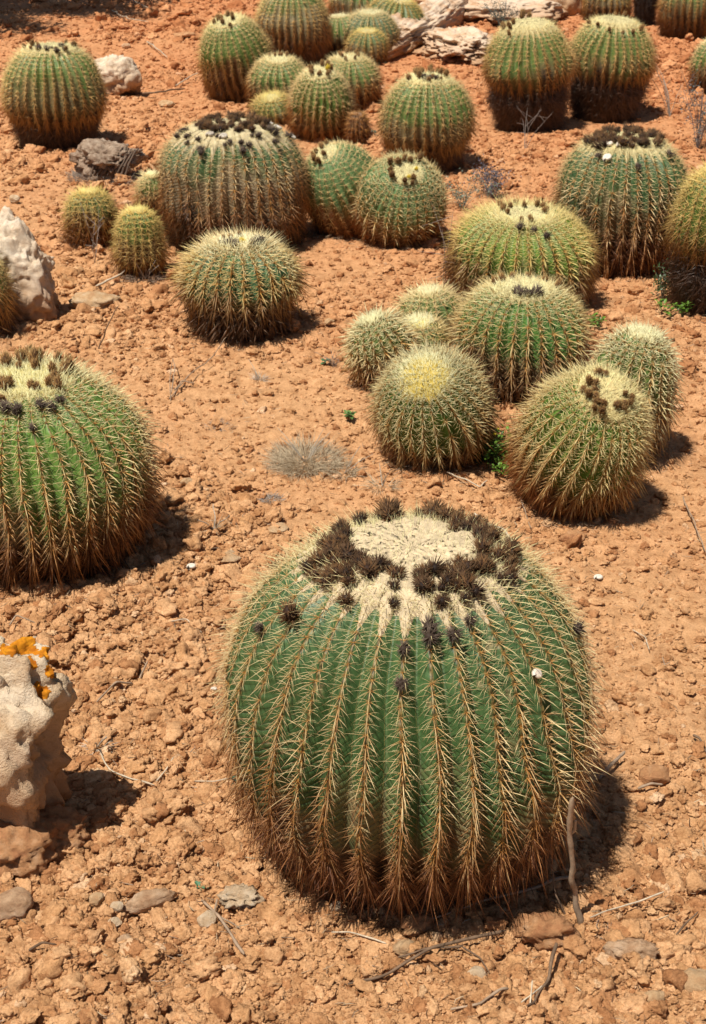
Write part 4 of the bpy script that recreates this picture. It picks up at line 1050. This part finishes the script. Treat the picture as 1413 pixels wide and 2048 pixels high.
# ------------------------------------------------------------------ plants
def blades(n, spread, hgt, wid, c0, c1, seed, droop=.5, up=1.0):
    rng = np.random.default_rng(seed)
    ph = rng.uniform(0, 2 * math.pi, n); rr = spread * np.sqrt(rng.uniform(0, 1, n)) * .35
    P0 = np.stack([np.cos(ph) * rr, np.sin(ph) * rr, 0 * rr], 1)
    out = rng.uniform(.2, 1, n)
    D = np.stack([np.cos(ph) * out, np.sin(ph) * out, up * rng.uniform(.15, 1, n)], 1) + rng.normal(0, .2, (n, 3))
    D[:, 2] = np.abs(D[:, 2]) + .03
    L = hgt * rng.uniform(.4, 1.1, n)
    D = D / np.linalg.norm(D, axis=1, keepdims=True)
    mid = P0 + D * L[:, None] * .55
    tip = P0 + D * L[:, None] + np.stack([D[:, 0] * .3, D[:, 1] * .3, -droop * np.ones(n)], 1) * L[:, None] * .4 * rng.uniform(0, 1, (n, 1))
    tip[:, 2] = np.maximum(tip[:, 2], .003)
    s = np.cross(D, rng.normal(size=(n, 3))); s /= np.linalg.norm(s, axis=1, keepdims=True)
    s2 = np.cross(D, s)
    V = np.stack([P0 + s * wid, P0 - s * wid * .5 + s2 * wid, P0 - s * wid * .5 - s2 * wid, mid + s * wid * .8, mid - s * wid * .4 + s2 * wid * .8, mid - s * wid * .4 - s2 * wid * .8, tip], 1)
    base = (np.arange(n) * 7)[:, None]
    q = (base[:, None] + np.array([[0, 1, 4, 3], [1, 2, 5, 4], [2, 0, 3, 5]])).reshape(-1, 4)
    t = (base[:, None] + np.array([[3, 4, 6], [4, 5, 6], [5, 3, 6]])).reshape(-1, 3)
    c = lerp(np.array(c0), np.array(c1), rng.uniform(0, 1, (n, 1)))
    return V.reshape(-1, 3), [q, t], np.repeat(c, 7, 0)

def plant_root(name, x, y, label, cat, group=None, dz=0):
    X, Y = at(x, y); r = bpy.data.objects.new(name, None); COL.objects.link(r)
    r.location = (X, Y, float(gh(X, Y)) + dz); r['label'] = label; r['category'] = cat
    if group: r['group'] = group
    return r

def dry_tuft(x, y, label, n, spread, h, seed, wid=.0006, c0=(.38, .28, .17), c1=(.60, .48, .32), stalks=6, cat='dry grass', up=.7):
    r = plant_root('dry_grass_tuft', x, y, label, cat)
    V, F, C = blades(n, spread, h, wid, c0, c1, seed, .4, up)
    link('blades', mk_mesh('blades', V, F, M_twig, C), r, kind='stuff')
    rng = np.random.default_rng(seed)
    for k in range(stalks):
        a = rng.uniform(0, 2 * math.pi); l = h * rng.uniform(1.2, 1.9); o = rng.uniform(.3, 1.0)
        P = [(0, 0, 0), (math.cos(a) * l * .4 * o, math.sin(a) * l * .4 * o, l * .4), (math.cos(a) * l * .9 * o, math.sin(a) * l * .9 * o, l * .75)]
        V, F, _ = tube(P, wid * 2.2, wid * 1.2, seg=5, seed=seed + k)
        link('stalk', mk_mesh('stalk', V, [F], M_twig, np.tile(np.array([.42, .36, .28]), (len(V), 1))), r)
    return r
dry_tuft(612, 925, 'flattened tuft of grey dry grass above the largest cactus', 1500, .24, .075, 3, stalks=9, up=.4)
dry_tuft(690, 945, 'thin fringe of dry grass right of the flattened tuft', 160, .08, .06, 4, stalks=3, up=.35)
dry_tuft(765, 975, 'dry straw lying before the yellow topped cactus', 90, .09, .06, 5, stalks=2, up=.25)
dry_tuft(520, 765, 'small bleached dry plant on the bare soil', 70, .04, .04, 6, c0=(.45, .35, .25), c1=(.6, .5, .4), stalks=2)
dry_tuft(440, 855, 'grey dry litter patch left of the grass tuft', 130, .09, .03, 7, c0=(.25, .2, .16), c1=(.42, .36, .3), stalks=0, up=.2)
dry_tuft(545, 1000, 'small grey dry litter patch below the grass tuft', 120, .07, .025, 8, c0=(.25, .2, .16), c1=(.42, .36, .3), stalks=0, up=.2)
dry_tuft(195, 1500, 'dry straws sticking out beside the lichen rock', 40, .03, .045, 9, wid=.0008, c0=(.4, .33, .24), c1=(.6, .52, .42), stalks=2, up=.3)
dry_tuft(290, 560, 'dead brown litter at the foot of the narrow small cactus', 260, .16, .06, 10, wid=.0012, c0=(.14, .08, .05), c1=(.36, .26, .18), stalks=4, up=.35)
dry_tuft(1215, 1885, 'small knot of dry roots right of the standing stick', 60, .02, .03, 12, c0=(.3, .22, .15), c1=(.5, .42, .32), stalks=0, up=.4)
dry_tuft(430, 1075, 'pale dry sprig left of the largest cactus crown', 14, .01, .05, 13, wid=.0008, stalks=3)

def dry_shrub(x, y, label, h, n, seed, colk=(.30, .25, .2), leafy=None, spread=.8, wid=.0012):
    r = plant_root('dry_shrub', x, y, label, 'shrub')
    rng = np.random.default_rng(seed); VV = []; FF = []; off = 0; tips = []
    for k in range(n):
        a = rng.uniform(0, 2 * math.pi); l = h * rng.uniform(.6, 1.1); o = rng.uniform(.1, spread)
        p1 = np.array([math.cos(a) * l * .35 * o, math.sin(a) * l * .35 * o, l * .5]); p2 = np.array([math.cos(a) * l * o, math.sin(a) * l * o, l]) + rng.normal(0, .08 * l, 3)
        V, F, Q = tube([(0, 0, -.01), p1, p2], wid, wid * .5, seg=4, sub=4, seed=seed + k); VV.append(V); FF.append(F + off); off += len(V)
        for m in range(3):
            s = Q[int(rng.uniform(.35, .9) * len(Q))]; e = s + rng.normal(0, .2 * l, 3) + np.array([0, 0, .12 * l]); e[2] = max(e[2], .01)
            V, F, _ = tube([s, e], wid * .7, wid * .35, seg=3, sub=3, seed=seed + 50 + k * 3 + m); VV.append(V); FF.append(F + off); off += len(V); tips.append(e)
            tips.append(lerp(s, e, .5))
    V = np.vstack(VV)
    link('branches', mk_mesh('branches', V, [np.vstack(FF)], M_twig, np.tile(np.array(colk), (len(V), 1))), r)
    if leafy:
        T = np.array(tips); T = np.repeat(T, 10, 0) + rng.normal(0, .014, (len(T) * 10, 3)); T[:, 2] = np.maximum(T[:, 2], .004)
        m = len(T); a = rng.normal(size=(m, 3)); a /= np.linalg.norm(a, axis=1, keepdims=True); b = np.cross(a, rng.normal(size=(m, 3))); b /= np.linalg.norm(b, axis=1, keepdims=True)
        s = .006
        V = np.stack([T, T + a * s + b * s * .4, T + a * 2 * s, T + a * s - b * s * .4], 1).reshape(-1, 3)
        C = np.repeat(np.array(leafy) * rng.uniform(.6, 1.4, (m, 1)), 4, 0)
        link('leaves', mk_mesh('leaves', V, [np.arange(m * 4).reshape(-1, 4)], M_leaf, C, smooth=False), r, kind='stuff')
dry_shrub(1395, 300, 'grey-purple wiry shrub at the right edge behind the dark crowned cactus', .34, 16, 1, (.2, .16, .14), (.10, .11, .10), wid=.002)
dry_shrub(1340, 235, 'bare wispy twigs right of the paired cacti', .3, 7, 2, (.36, .3, .24), wid=.002)
dry_shrub(985, 395, 'low purplish heath plant behind the wide low cactus', .13, 16, 3, (.25, .2, .17), (.11, .10, .12), spread=1.6, wid=.0015)
dry_shrub(925, 420, 'low grey-green sprig left of the purplish heath plant', .11, 9, 4, (.25, .22, .17), (.12, .15, .10), spread=1.3, wid=.0015)
dry_shrub(888, 600, 'thin bare upright twig left of the wide low cactus', .34, 3, 5, (.3, .24, .2), spread=.15, wid=.0016)
dry_shrub(1325, 600, 'twiggy plant with few green leaves between two right edge cacti', .12, 9, 6, (.26, .2, .15), (.05, .1, .03), wid=.0016)
dry_shrub(1310, 540, 'pale bare stems before the dark crowned cactus', .2, 5, 7, (.42, .36, .28), spread=.4, wid=.0018)
dry_shrub(670, 735, 'small wiry grey plant with a green leaf on open soil', .05, 10, 8, (.28, .22, .18), spread=1.4)
dry_shrub(715, 200, 'bluish green weed between small clump and golden cactus', .2, 8, 9, (.16, .17, .13), (.03, .075, .045), wid=.002)
dry_shrub(1005, 62, 'bluish grey plant beside the pale slab at the top', .2, 14, 10, (.12, .14, .12), (.05, .075, .055), spread=1.2, wid=.0025)
dry_shrub(705, 330, 'thin bare sprigs near the golden cactus foot', .10, 3, 11, (.35, .3, .24), wid=.0014)
dry_shrub(1050, 300, 'wispy dry stems before the left paired cactus', .2, 4, 12, (.3, .24, .2), spread=.9, wid=.0016)
dry_shrub(720, 110, 'wispy bleached stems before the far yellow clump', .3, 6, 13, (.5, .45, .36), spread=.25, wid=.0016)
dry_shrub(190, 530, 'wispy dead stems in front of the small fuzzy cactus', .22, 4, 14, (.4, .33, .27), spread=.35, wid=.0014)

def leafy_weed(x, y, label, n, h, leaf, seed, col=(.085, .16, .015), spread=.05, yellow=0, ovate=.5, cat='weed'):
    """rooted stems, each carrying a few real leaves with a fold and a tip"""
    r = plant_root('green_weed', x, y, label, cat)
    rng = np.random.default_rng(seed); VV = []; CC = []; QQ = []; off = 0; SV = []; SF = []; so = 0
    for k in range(n):
        a = rng.uniform(0, 2 * math.pi); rad = spread * math.sqrt(rng.uniform(0, 1)); hh = h * rng.uniform(.4, 1)
        b = np.array([math.cos(a) * rad * .6, math.sin(a) * rad * .6, 0]); e = np.array([math.cos(a) * rad, math.sin(a) * rad, hh])
        V, F, _ = tube([b, (b + e) / 2 + rng.normal(0, .003, 3), e], .0007, .0005, seg=3, sub=2, seed=seed + k); SV.append(V); SF.append(F + so); so += len(V)
        for m in range(4):
            d = np.array([math.cos(a + m * 1.6 + rng.normal(0, .4)), math.sin(a + m * 1.6 + rng.normal(0, .4)), rng.uniform(.0, .8)]); d /= np.linalg.norm(d)
            s = np.cross(d, [0, 0, 1.]); s /= np.linalg.norm(s); u = np.cross(s, d)
            L = leaf * rng.uniform(.6, 1.2); w_ = L * ovate * .5
            p = e * rng.uniform(.6, 1)
            pts = [p, p + d * L * .35 + s * w_ + u * w_ * .3, p + d * L * .75 + s * w_ * .8 + u * w_ * .2, p + d * L - u * L * .1, p + d * L * .75 - s * w_ * .8 + u * w_ * .2, p + d * L * .35 - s * w_ + u * w_ * .3, p + d * L * .35, p + d * L * .75]
            VV += pts
            QQ += [[off, off + 1, off + 6, off], ]
            QQ[-1] = [off, off + 1, off + 6]
            QQ += [[off, off + 6, off + 5], [off + 1, off + 2, off + 7], [off + 1, off + 7, off + 6], [off + 6, off + 7, off + 4], [off + 6, off + 4, off + 5], [off + 2, off + 3, off + 7], [off + 7, off + 3, off + 4]]
            off += 8
            CC += [np.array(col) * rng.uniform(.65, 1.5)] * 8
    link('stems', mk_mesh('stems', np.vstack(SV), [np.vstack(SF)], M_twig, np.tile(np.array([.07, .11, .03]), (so, 1))), r)
    link('leaves', mk_mesh('leaves', np.array(VV), [np.array(QQ)], M_leaf, np.array(CC), smooth=False), r, kind='stuff')
    for k in range(yellow):
        V, F = ICO[2]; a = rng.uniform(0, 2 * math.pi); rad = spread * rng.uniform(.2, .9)
        link('yellow_bloom', mk_mesh('yellow_bloom', V * np.array([.0045, .0045, .003]) * (1 + .25 * rng.normal(size=(len(V), 1))) + np.array([math.cos(a) * rad, math.sin(a) * rad, h * .9]), [F], M_leaf, np.tile(np.array([.65, .5, .03]), (len(V), 1))), r)
leafy_weed(985, 925, 'bright green weed growing between the two tilted cacti', 160, .11, .015, 1, spread=.085, yellow=4)
leafy_weed(1015, 950, 'low green weed at the left foot of the tilted flowering cactus', 45, .04, .014, 2, spread=.06)
leafy_weed(1183, 668, 'small green weed tucked right of the big middle cactus', 22, .05, .018, 3, spread=.045)
leafy_weed(1345, 635, 'green weed in the shade under the right edge cactus', 20, .05, .02, 4, spread=.07)
leafy_weed(700, 843, 'tiny green seedling left of the yellow topped cactus', 5, .028, .022, 5, (.08, .14, .03), .015)
leafy_weed(655, 733, 'single green leaf pair beside the wiry grey plant', 2, .03, .022, 6, (.05, .11, .04), .01)
leafy_weed(405, 1782, 'tiny blue-green sprout below left of the largest cactus', 2, .01, .014, 7, (.06, .15, .07), .004)
leafy_weed(990, 1800, 'small dark green weed at the shaded foot of the largest cactus', 14, .035, .016, 8, spread=.03)
leafy_weed(478, 1592, 'little blue-green leaf at the left foot of the largest cactus', 3, .03, .018, 9, (.04, .12, .07), .01)
leafy_weed(912, 42, 'bright green rosette on the pale limestone slab', 26, .09, .07, 10, (.05, .17, .02), .05, ovate=.3)
leafy_weed(735, 285, 'small green weed at the foot of the golden cactus', 10, .05, .03, 11, (.03, .09, .05), .05)
leafy_weed(1210, 548, 'green sprig left of the dark crowned cactus foot', 6, .03, .02, 12, spread=.03)
leafy_weed(1150, 985, 'green sprig in the shadow right of the tilted flowering cactus', 6, .02, .012, 13, spread=.03)

# ------------------------------------------------------------------ collapsed dead cactus, left
def dead_cactus():
    r = plant_root('dead_cactus', 218, 362, 'collapsed grey dead cactus with dark hollow ribs behind the small fuzzy cactus', 'dead cactus')
    V, F = rock_verts(5, (.19, .12, .11), 77, planes=6, cut=.6, rough=.16, nscale=2.0, pits=.3, pscale=3.0)
    V[:, 2] -= V[:, 2].min() + .05
    link('husk', mk_mesh('husk', V, [F], M_deadw), r)
    rng = np.random.default_rng(5)
    for k in range(11):
        x = -.07 + k * .016
        P = [(x, -.09, .03 + rng.normal(0, .006)), (x + .02, -.085, .075), (x + .045, -.04, .125 + rng.normal(0, .006)), (x + .06, .01, .135)]
        V, F, _ = tube(P, .006, .004, seg=6, seed=k); link('rib', mk_mesh('rib', V, [F], M_twig, np.tile(np.array([.12, .08, .055]), (len(V), 1))), r)
    V, F, C = blades(700, .55, .055, .0011, (.16, .11, .08), (.42, .35, .28), 44, .3, .8)
    V[:, :2] *= np.array([1.0, .75]); 
    link('dry_spines', mk_mesh('dry_spines', V + np.array([0, 0, .0]), F, M_twig, C), r, kind='stuff')
dead_cactus()

# ------------------------------------------------------------------ clods of earth
PROTO = bpy.data.collections.new('clod_shapes')
protos = []
for k in range(12):
    rng = np.random.default_rng(200 + k)
    V, F = rock_verts(4 if k < 8 else 3, (1, rng.uniform(.7, 1), rng.uniform(.55, .8)), 300 + k, planes=int(rng.integers(4, 12)), cut=.6, rough=.30, nscale=2.2, pits=.14 if k % 2 else .05, pscale=2.6)
    me = mk_mesh('clod', V, [F], M_clod); protos.append(me)
    o = bpy.data.objects.new('clod_%02d' % k, me); PROTO.objects.link(o)

def scatter():
    rng = np.random.default_rng(12)
    n = 460000
    # uniform over picture-independent wedge: radius 1.3..14.5 m, angle +-19 degrees
    rad = 1.3 * (14.8 / 1.3) ** rng.uniform(0, 1, n); ang = rng.uniform(-R_(19), R_(19), n)
    X = rad * np.sin(ang); Y = rad * np.cos(ang)
    d = density(X, Y)
    keep = rng.uniform(0, 1, n) < np.clip(d, .12, 1) * .62
    X, Y, rad = X[keep], Y[keep], rad[keep]; n = len(X); d = d[keep]
    # sizes: many crumbs, few clods
    u = rng.uniform(0, 1, n)
    s = 0.0022 * (1 - u) ** (-1 / 1.8)
    s = s * (0.8 + 0.13 * rad)
    s = np.minimum(s, 0.019 + 0.004 * rad * (d > .4)) * np.where(u > .96, rng.uniform(.5, 1, n), 1)
    ok = np.ones(n, bool)
    for c in CAC:
        ok &= np.hypot(X - c[1], Y - c[2]) > c[3] * c[5] * .9
    ok &= ~((np.hypot((X - X0) / .2, (Y - Y0) / .12) < .9))
    X, Y, s, rad = X[ok], Y[ok], s[ok], rad[ok]; n = len(X)
    Z = gh(X, Y) + s * rng.uniform(-.25, .35, n)
    rot = np.stack([rng.normal(0, .35, n), rng.normal(0, .35, n), rng.uniform(0, 6.283, n)], 1)
    sc = np.stack([s * rng.uniform(.8, 1.3, n), s * rng.uniform(.8, 1.2, n), s * rng.uniform(.75, 1.15, n)], 1)
    idx = rng.integers(0, 12, n)
    P = np.stack([X, Y, Z], 1)
    px, dep = proj(P)
    inside = (px[:, 0] > 0) & (px[:, 0] < 1413) & (px[:, 1] > 0) & (px[:, 1] < 2048)
    app = np.where(inside, s / dep, 0)
    top = np.argsort(-app)[:300]
    ind = np.zeros(n, bool); ind[top] = True
    ANC = [('the largest cactus', 820, 1720), ('the left edge cactus', 70, 1080), ('the crowned cactus', 465, 480), ('the shaggy lone cactus', 485, 655), ('the yellow topped cactus', 865, 880),
           ('the tilted flowering cactus', 1150, 950), ('the lichen rock', 40, 1600), ('the worn grey stone', 300, 1825), ('the pitted stone', 482, 1818), ('the forked grey twig', 440, 1870), ('the long forked twig', 860, 1935),
           ('the standing stick', 1165, 1852), ('the bottom right twig', 1090, 1985), ('the knotty branch piece', 1225, 1545), ('the blocky orange stone', 1308, 1568), ('the wedge stone', 1147, 1076), ('the flat buff stone', 458, 1130),
           ('the flat tan stone', 558, 1058), ('the cream stone chip', 130, 1842), ('the grass tuft', 612, 925), ('the smooth yellow stone', 1395, 1985), ('the rooty lump', 1260, 1925), ('the left edge grey rock', 14, 1838),
           ('the pale angular chip', 948, 1975), ('the bent slim twig', 130, 1237), ('the crossed twigs', 240, 1398), ('the dark crowned cactus', 1245, 520), ('the tall pale rock', 45, 628), ('the paired cacti', 1140, 240),
           ('the short dark twig', 90, 1935), ('the right edge dark twig', 1400, 1490), ('the curved dry stem', 1285, 1285), ('the golden cactus', 855, 330), ('the straw on the left', 430, 1578)]
    KP = np.array([at(a[1], a[2]) for a in ANC])
    med = np.median(s[top]); seen = {}
    for i in top:
        o = bpy.data.objects.new('dirt_clod', protos[idx[i]]); COL.objects.link(o)
        o.location = P[i]; o.rotation_euler = rot[i]; o.scale = sc[i]
        dd_ = np.hypot(KP[:, 0] - P[i, 0], KP[:, 1] - P[i, 1]); j = int(np.argmin(dd_)); v = P[i, :2] - KP[j]
        a8 = int(round(math.atan2(v[1], v[0]) / (math.pi / 4))) % 8
        side = ['right of', 'right behind', 'behind', 'left behind', 'left of', 'in front left of', 'in front of', 'in front right of'][a8]
        size = 'large' if s[i] > med * 1.35 else ('small' if s[i] < med * .85 else 'middling')
        form = ('flat' if sc[i][2] < .85 * s[i] else 'rounded') if sc[i][0] < 1.12 * s[i] else 'oblong'
        near = 'close ' if dd_[j] < .16 else ('' if dd_[j] < .4 else 'well ')
        lb = '%s %s orange clod %s%s %s' % (size, form, near, side, ANC[j][0])
        if lb in seen:
            lb = lb.replace('close ', '').replace('well ', '') + ' towards ' + ANC[int(np.argsort(dd_)[1])][0]
            lb = lb.replace('orange ', '') if len(lb.split()) > 15 else lb
            if lb in seen: lb = lb.replace(' clod', ' knobby clod' if s[i] > med else ' sunken clod')
        if len(lb.split()) > 15: lb = lb.replace('in front right of', 'before').replace('in front left of', 'before').replace('in front of', 'before')
        seen[lb] = 1
        o['label'] = lb
        o['category'] = 'clod'; o['group'] = 'orange clods of earth by ' + ANC[j][0].replace('the ', '', 1)
    r = ~ind
    me = bpy.data.meshes.new('crumbled_earth'); m = int(r.sum())
    me.vertices.add(m); me.vertices.foreach_set('co', P[r].astype(np.float32).ravel())
    for nm, typ, arr in (('rot', 'FLOAT_VECTOR', rot[r]), ('scl', 'FLOAT_VECTOR', sc[r])):
        a = me.attributes.new(nm, typ, 'POINT'); a.data.foreach_set('vector', arr.astype(np.float32).ravel())
    a = me.attributes.new('pick', 'INT', 'POINT'); a.data.foreach_set('value', idx[r].astype(np.int32))
    me.update(); me.materials.append(M_clod)
    o = link('crumbled_earth', me, None, 'orange crumbs and small clods of dry earth covering the ground', 'soil crumbs', kind='stuff')
    ng = bpy.data.node_groups.new('scatter', 'GeometryNodeTree')
    ng.interface.new_socket('Geometry', in_out='INPUT', socket_type='NodeSocketGeometry'); ng.interface.new_socket('Geometry', in_out='OUTPUT', socket_type='NodeSocketGeometry')
    gi = ng.nodes.new('NodeGroupInput'); go = ng.nodes.new('NodeGroupOutput')
    iop = ng.nodes.new('GeometryNodeInstanceOnPoints'); ci = ng.nodes.new('GeometryNodeCollectionInfo')
    ci.inputs['Collection'].default_value = PROTO; ci.inputs['Separate Children'].default_value = True; ci.inputs['Reset Children'].default_value = True
    def na(nm, dt):
        x = ng.nodes.new('GeometryNodeInputNamedAttribute'); x.data_type = dt; x.inputs['Name'].default_value = nm; return x.outputs['Attribute']
    e = ng.nodes.new('FunctionNodeEulerToRotation'); L = ng.links
    L.new(na('rot', 'FLOAT_VECTOR'), e.inputs[0]); L.new(e.outputs[0], iop.inputs['Rotation'])
    L.new(na('scl', 'FLOAT_VECTOR'), iop.inputs['Scale']); L.new(na('pick', 'INT'), iop.inputs['Instance Index'])
    iop.inputs['Pick Instance'].default_value = True
    L.new(ci.outputs[0], iop.inputs['Instance']); L.new(gi.outputs[0], iop.inputs['Points']); L.new(iop.outputs[0], go.inputs[0])
    md = o.modifiers.new('scatter', 'NODES'); md.node_group = ng
    print('crumbs', m)
scatter()

# ------------------------------------------------------------------ fallen spines and dry litter
def litter():
    rng = np.random.default_rng(77); XY = []
    for c in CAC:
        if c[2] > 7: continue
        m = int(420 * c[3] / .3); a = rng.uniform(0, 6.283, m); q = c[3] * (c[5] * .8 + np.abs(rng.normal(0, .30, m)))
        XY.append(np.stack([c[1] + np.cos(a) * q, c[2] + np.sin(a) * q], 1))
    m = 2600; rad = 1.3 * (9 / 1.3) ** rng.uniform(0, 1, m); an = rng.uniform(-R_(18), R_(18), m)
    XY.append(np.stack([rad * np.sin(an), rad * np.cos(an)], 1)); XY = np.vstack(XY); n = len(XY)
    P = np.stack([XY[:, 0], XY[:, 1], gh(XY[:, 0], XY[:, 1]) + rng.uniform(.004, .013, n)], 1)
    a = rng.uniform(0, 6.283, n); D = np.stack([np.cos(a), np.sin(a), rng.normal(0, .22, n)], 1)
    L = rng.uniform(.008, .034, n); W = rng.uniform(.0004, .0011, n)
    S = np.stack([-np.sin(a), np.cos(a), 0 * a], 1); Z = np.array([0, 0, 1.])
    bend = S * rng.normal(0, .12, (n, 1)) * L[:, None]
    E1 = P + D * L[:, None] * .5 + bend; E2 = P + D * L[:, None]
    ring = [S * W[:, None], -S * W[:, None] * .5 + Z * W[:, None] * .8, -S * W[:, None] * .5 - Z * W[:, None] * .8]
    V = np.stack([P + q for q in ring] + [E1 + q for q in ring] + [E2], 1).reshape(-1, 3)
    base = (np.arange(n) * 7)[:, None]
    qd = (base[:, None] + np.array([[0, 1, 4, 3], [1, 2, 5, 4], [2, 0, 3, 5]])).reshape(-1, 4)
    t = (base[:, None] + np.array([[3, 4, 6], [4, 5, 6], [5, 3, 6]])).reshape(-1, 3)
    pal = np.array([(.30, .20, .12), (.50, .38, .24), (.16, .09, .05), (.36, .26, .18)])
    C = np.repeat(pal[rng.integers(0, 4, n)] * rng.uniform(.7, 1.2, (n, 1)), 7, 0)
    link('dry_litter', mk_mesh('dry_litter', V, [qd, t], M_twig, C), None, 'fallen spines and bits of dry straw strewn over the orange soil', 'litter', kind='stuff')
litter()

# ------------------------------------------------------------------ tree whose shade falls in the upper left corner
def tree():
    rng = np.random.default_rng(3)
    tX, tY = at(40, 12)
    sh = 2.3 / math.tan(R_(SUN_EL))
    cx = tX - .0 + sx / math.hypot(sx, sy) * sh; cy = tY + .05 + sy / math.hypot(sx, sy) * sh
    r = bpy.data.objects.new('pine_tree', None); COL.objects.link(r); r.location = (cx, cy, 0)
    r['label'] = 'leafy tree outside the upper left corner whose shade falls on the soil'; r['category'] = 'tree'
    V, F, Q = tube([(0, 0, -.1), (.05, .03, .8), (-.05, 0, 1.7), (.02, .05, 2.9)], .11, .04, seg=10, sub=8, seed=2)
    link('trunk', mk_mesh('trunk', V, [F], M_twig, np.tile(np.array([.14, .10, .07]), (len(V), 1))), r)
    tips = []
    for k in range(26):
        a = k * 2.4; s = Q[int(rng.uniform(.45, .95) * len(Q))]; l = rng.uniform(.9, 1.75)
        e = s + np.array([math.cos(a) * l, math.sin(a) * l, rng.uniform(-.1, .6)])
        V, F, Qb = tube([s, (s + e) / 2 + rng.normal(0, .08, 3), e], .03, .008, seg=5, sub=4, seed=k)
        link('limb', mk_mesh('limb', V, [F], M_twig, np.tile(np.array([.14, .10, .07]), (len(V), 1))), r)
        tips += [Qb[int(q * (len(Qb) - 1))] for q in (.4, .6, .75, .9, 1)]
    T = np.array(tips); m = 150; T = np.repeat(T, m, 0) + rng.normal(0, .13, (len(T) * m, 3)); n = len(T)
    a = rng.normal(size=(n, 3)); a /= np.linalg.norm(a, axis=1, keepdims=True); b = np.cross(a, rng.normal(size=(n, 3))); b /= np.linalg.norm(b, axis=1, keepdims=True)
    s = .05
    V = np.stack([T, T + a * s + b * s * .3, T + a * 2 * s, T + a * s - b * s * .3], 1).reshape(-1, 3)
    link('crown', mk_mesh('crown', V, [np.arange(n * 4).reshape(-1, 4)], M_leaf, np.repeat(np.array([.05, .09, .03]) * rng.uniform(.6, 1.3, (n, 1)), 4, 0), smooth=False), r, kind='stuff')
tree()
print('objects', len(scene.objects), 'tris', sum(len(m.polygons) for m in bpy.data.meshes))
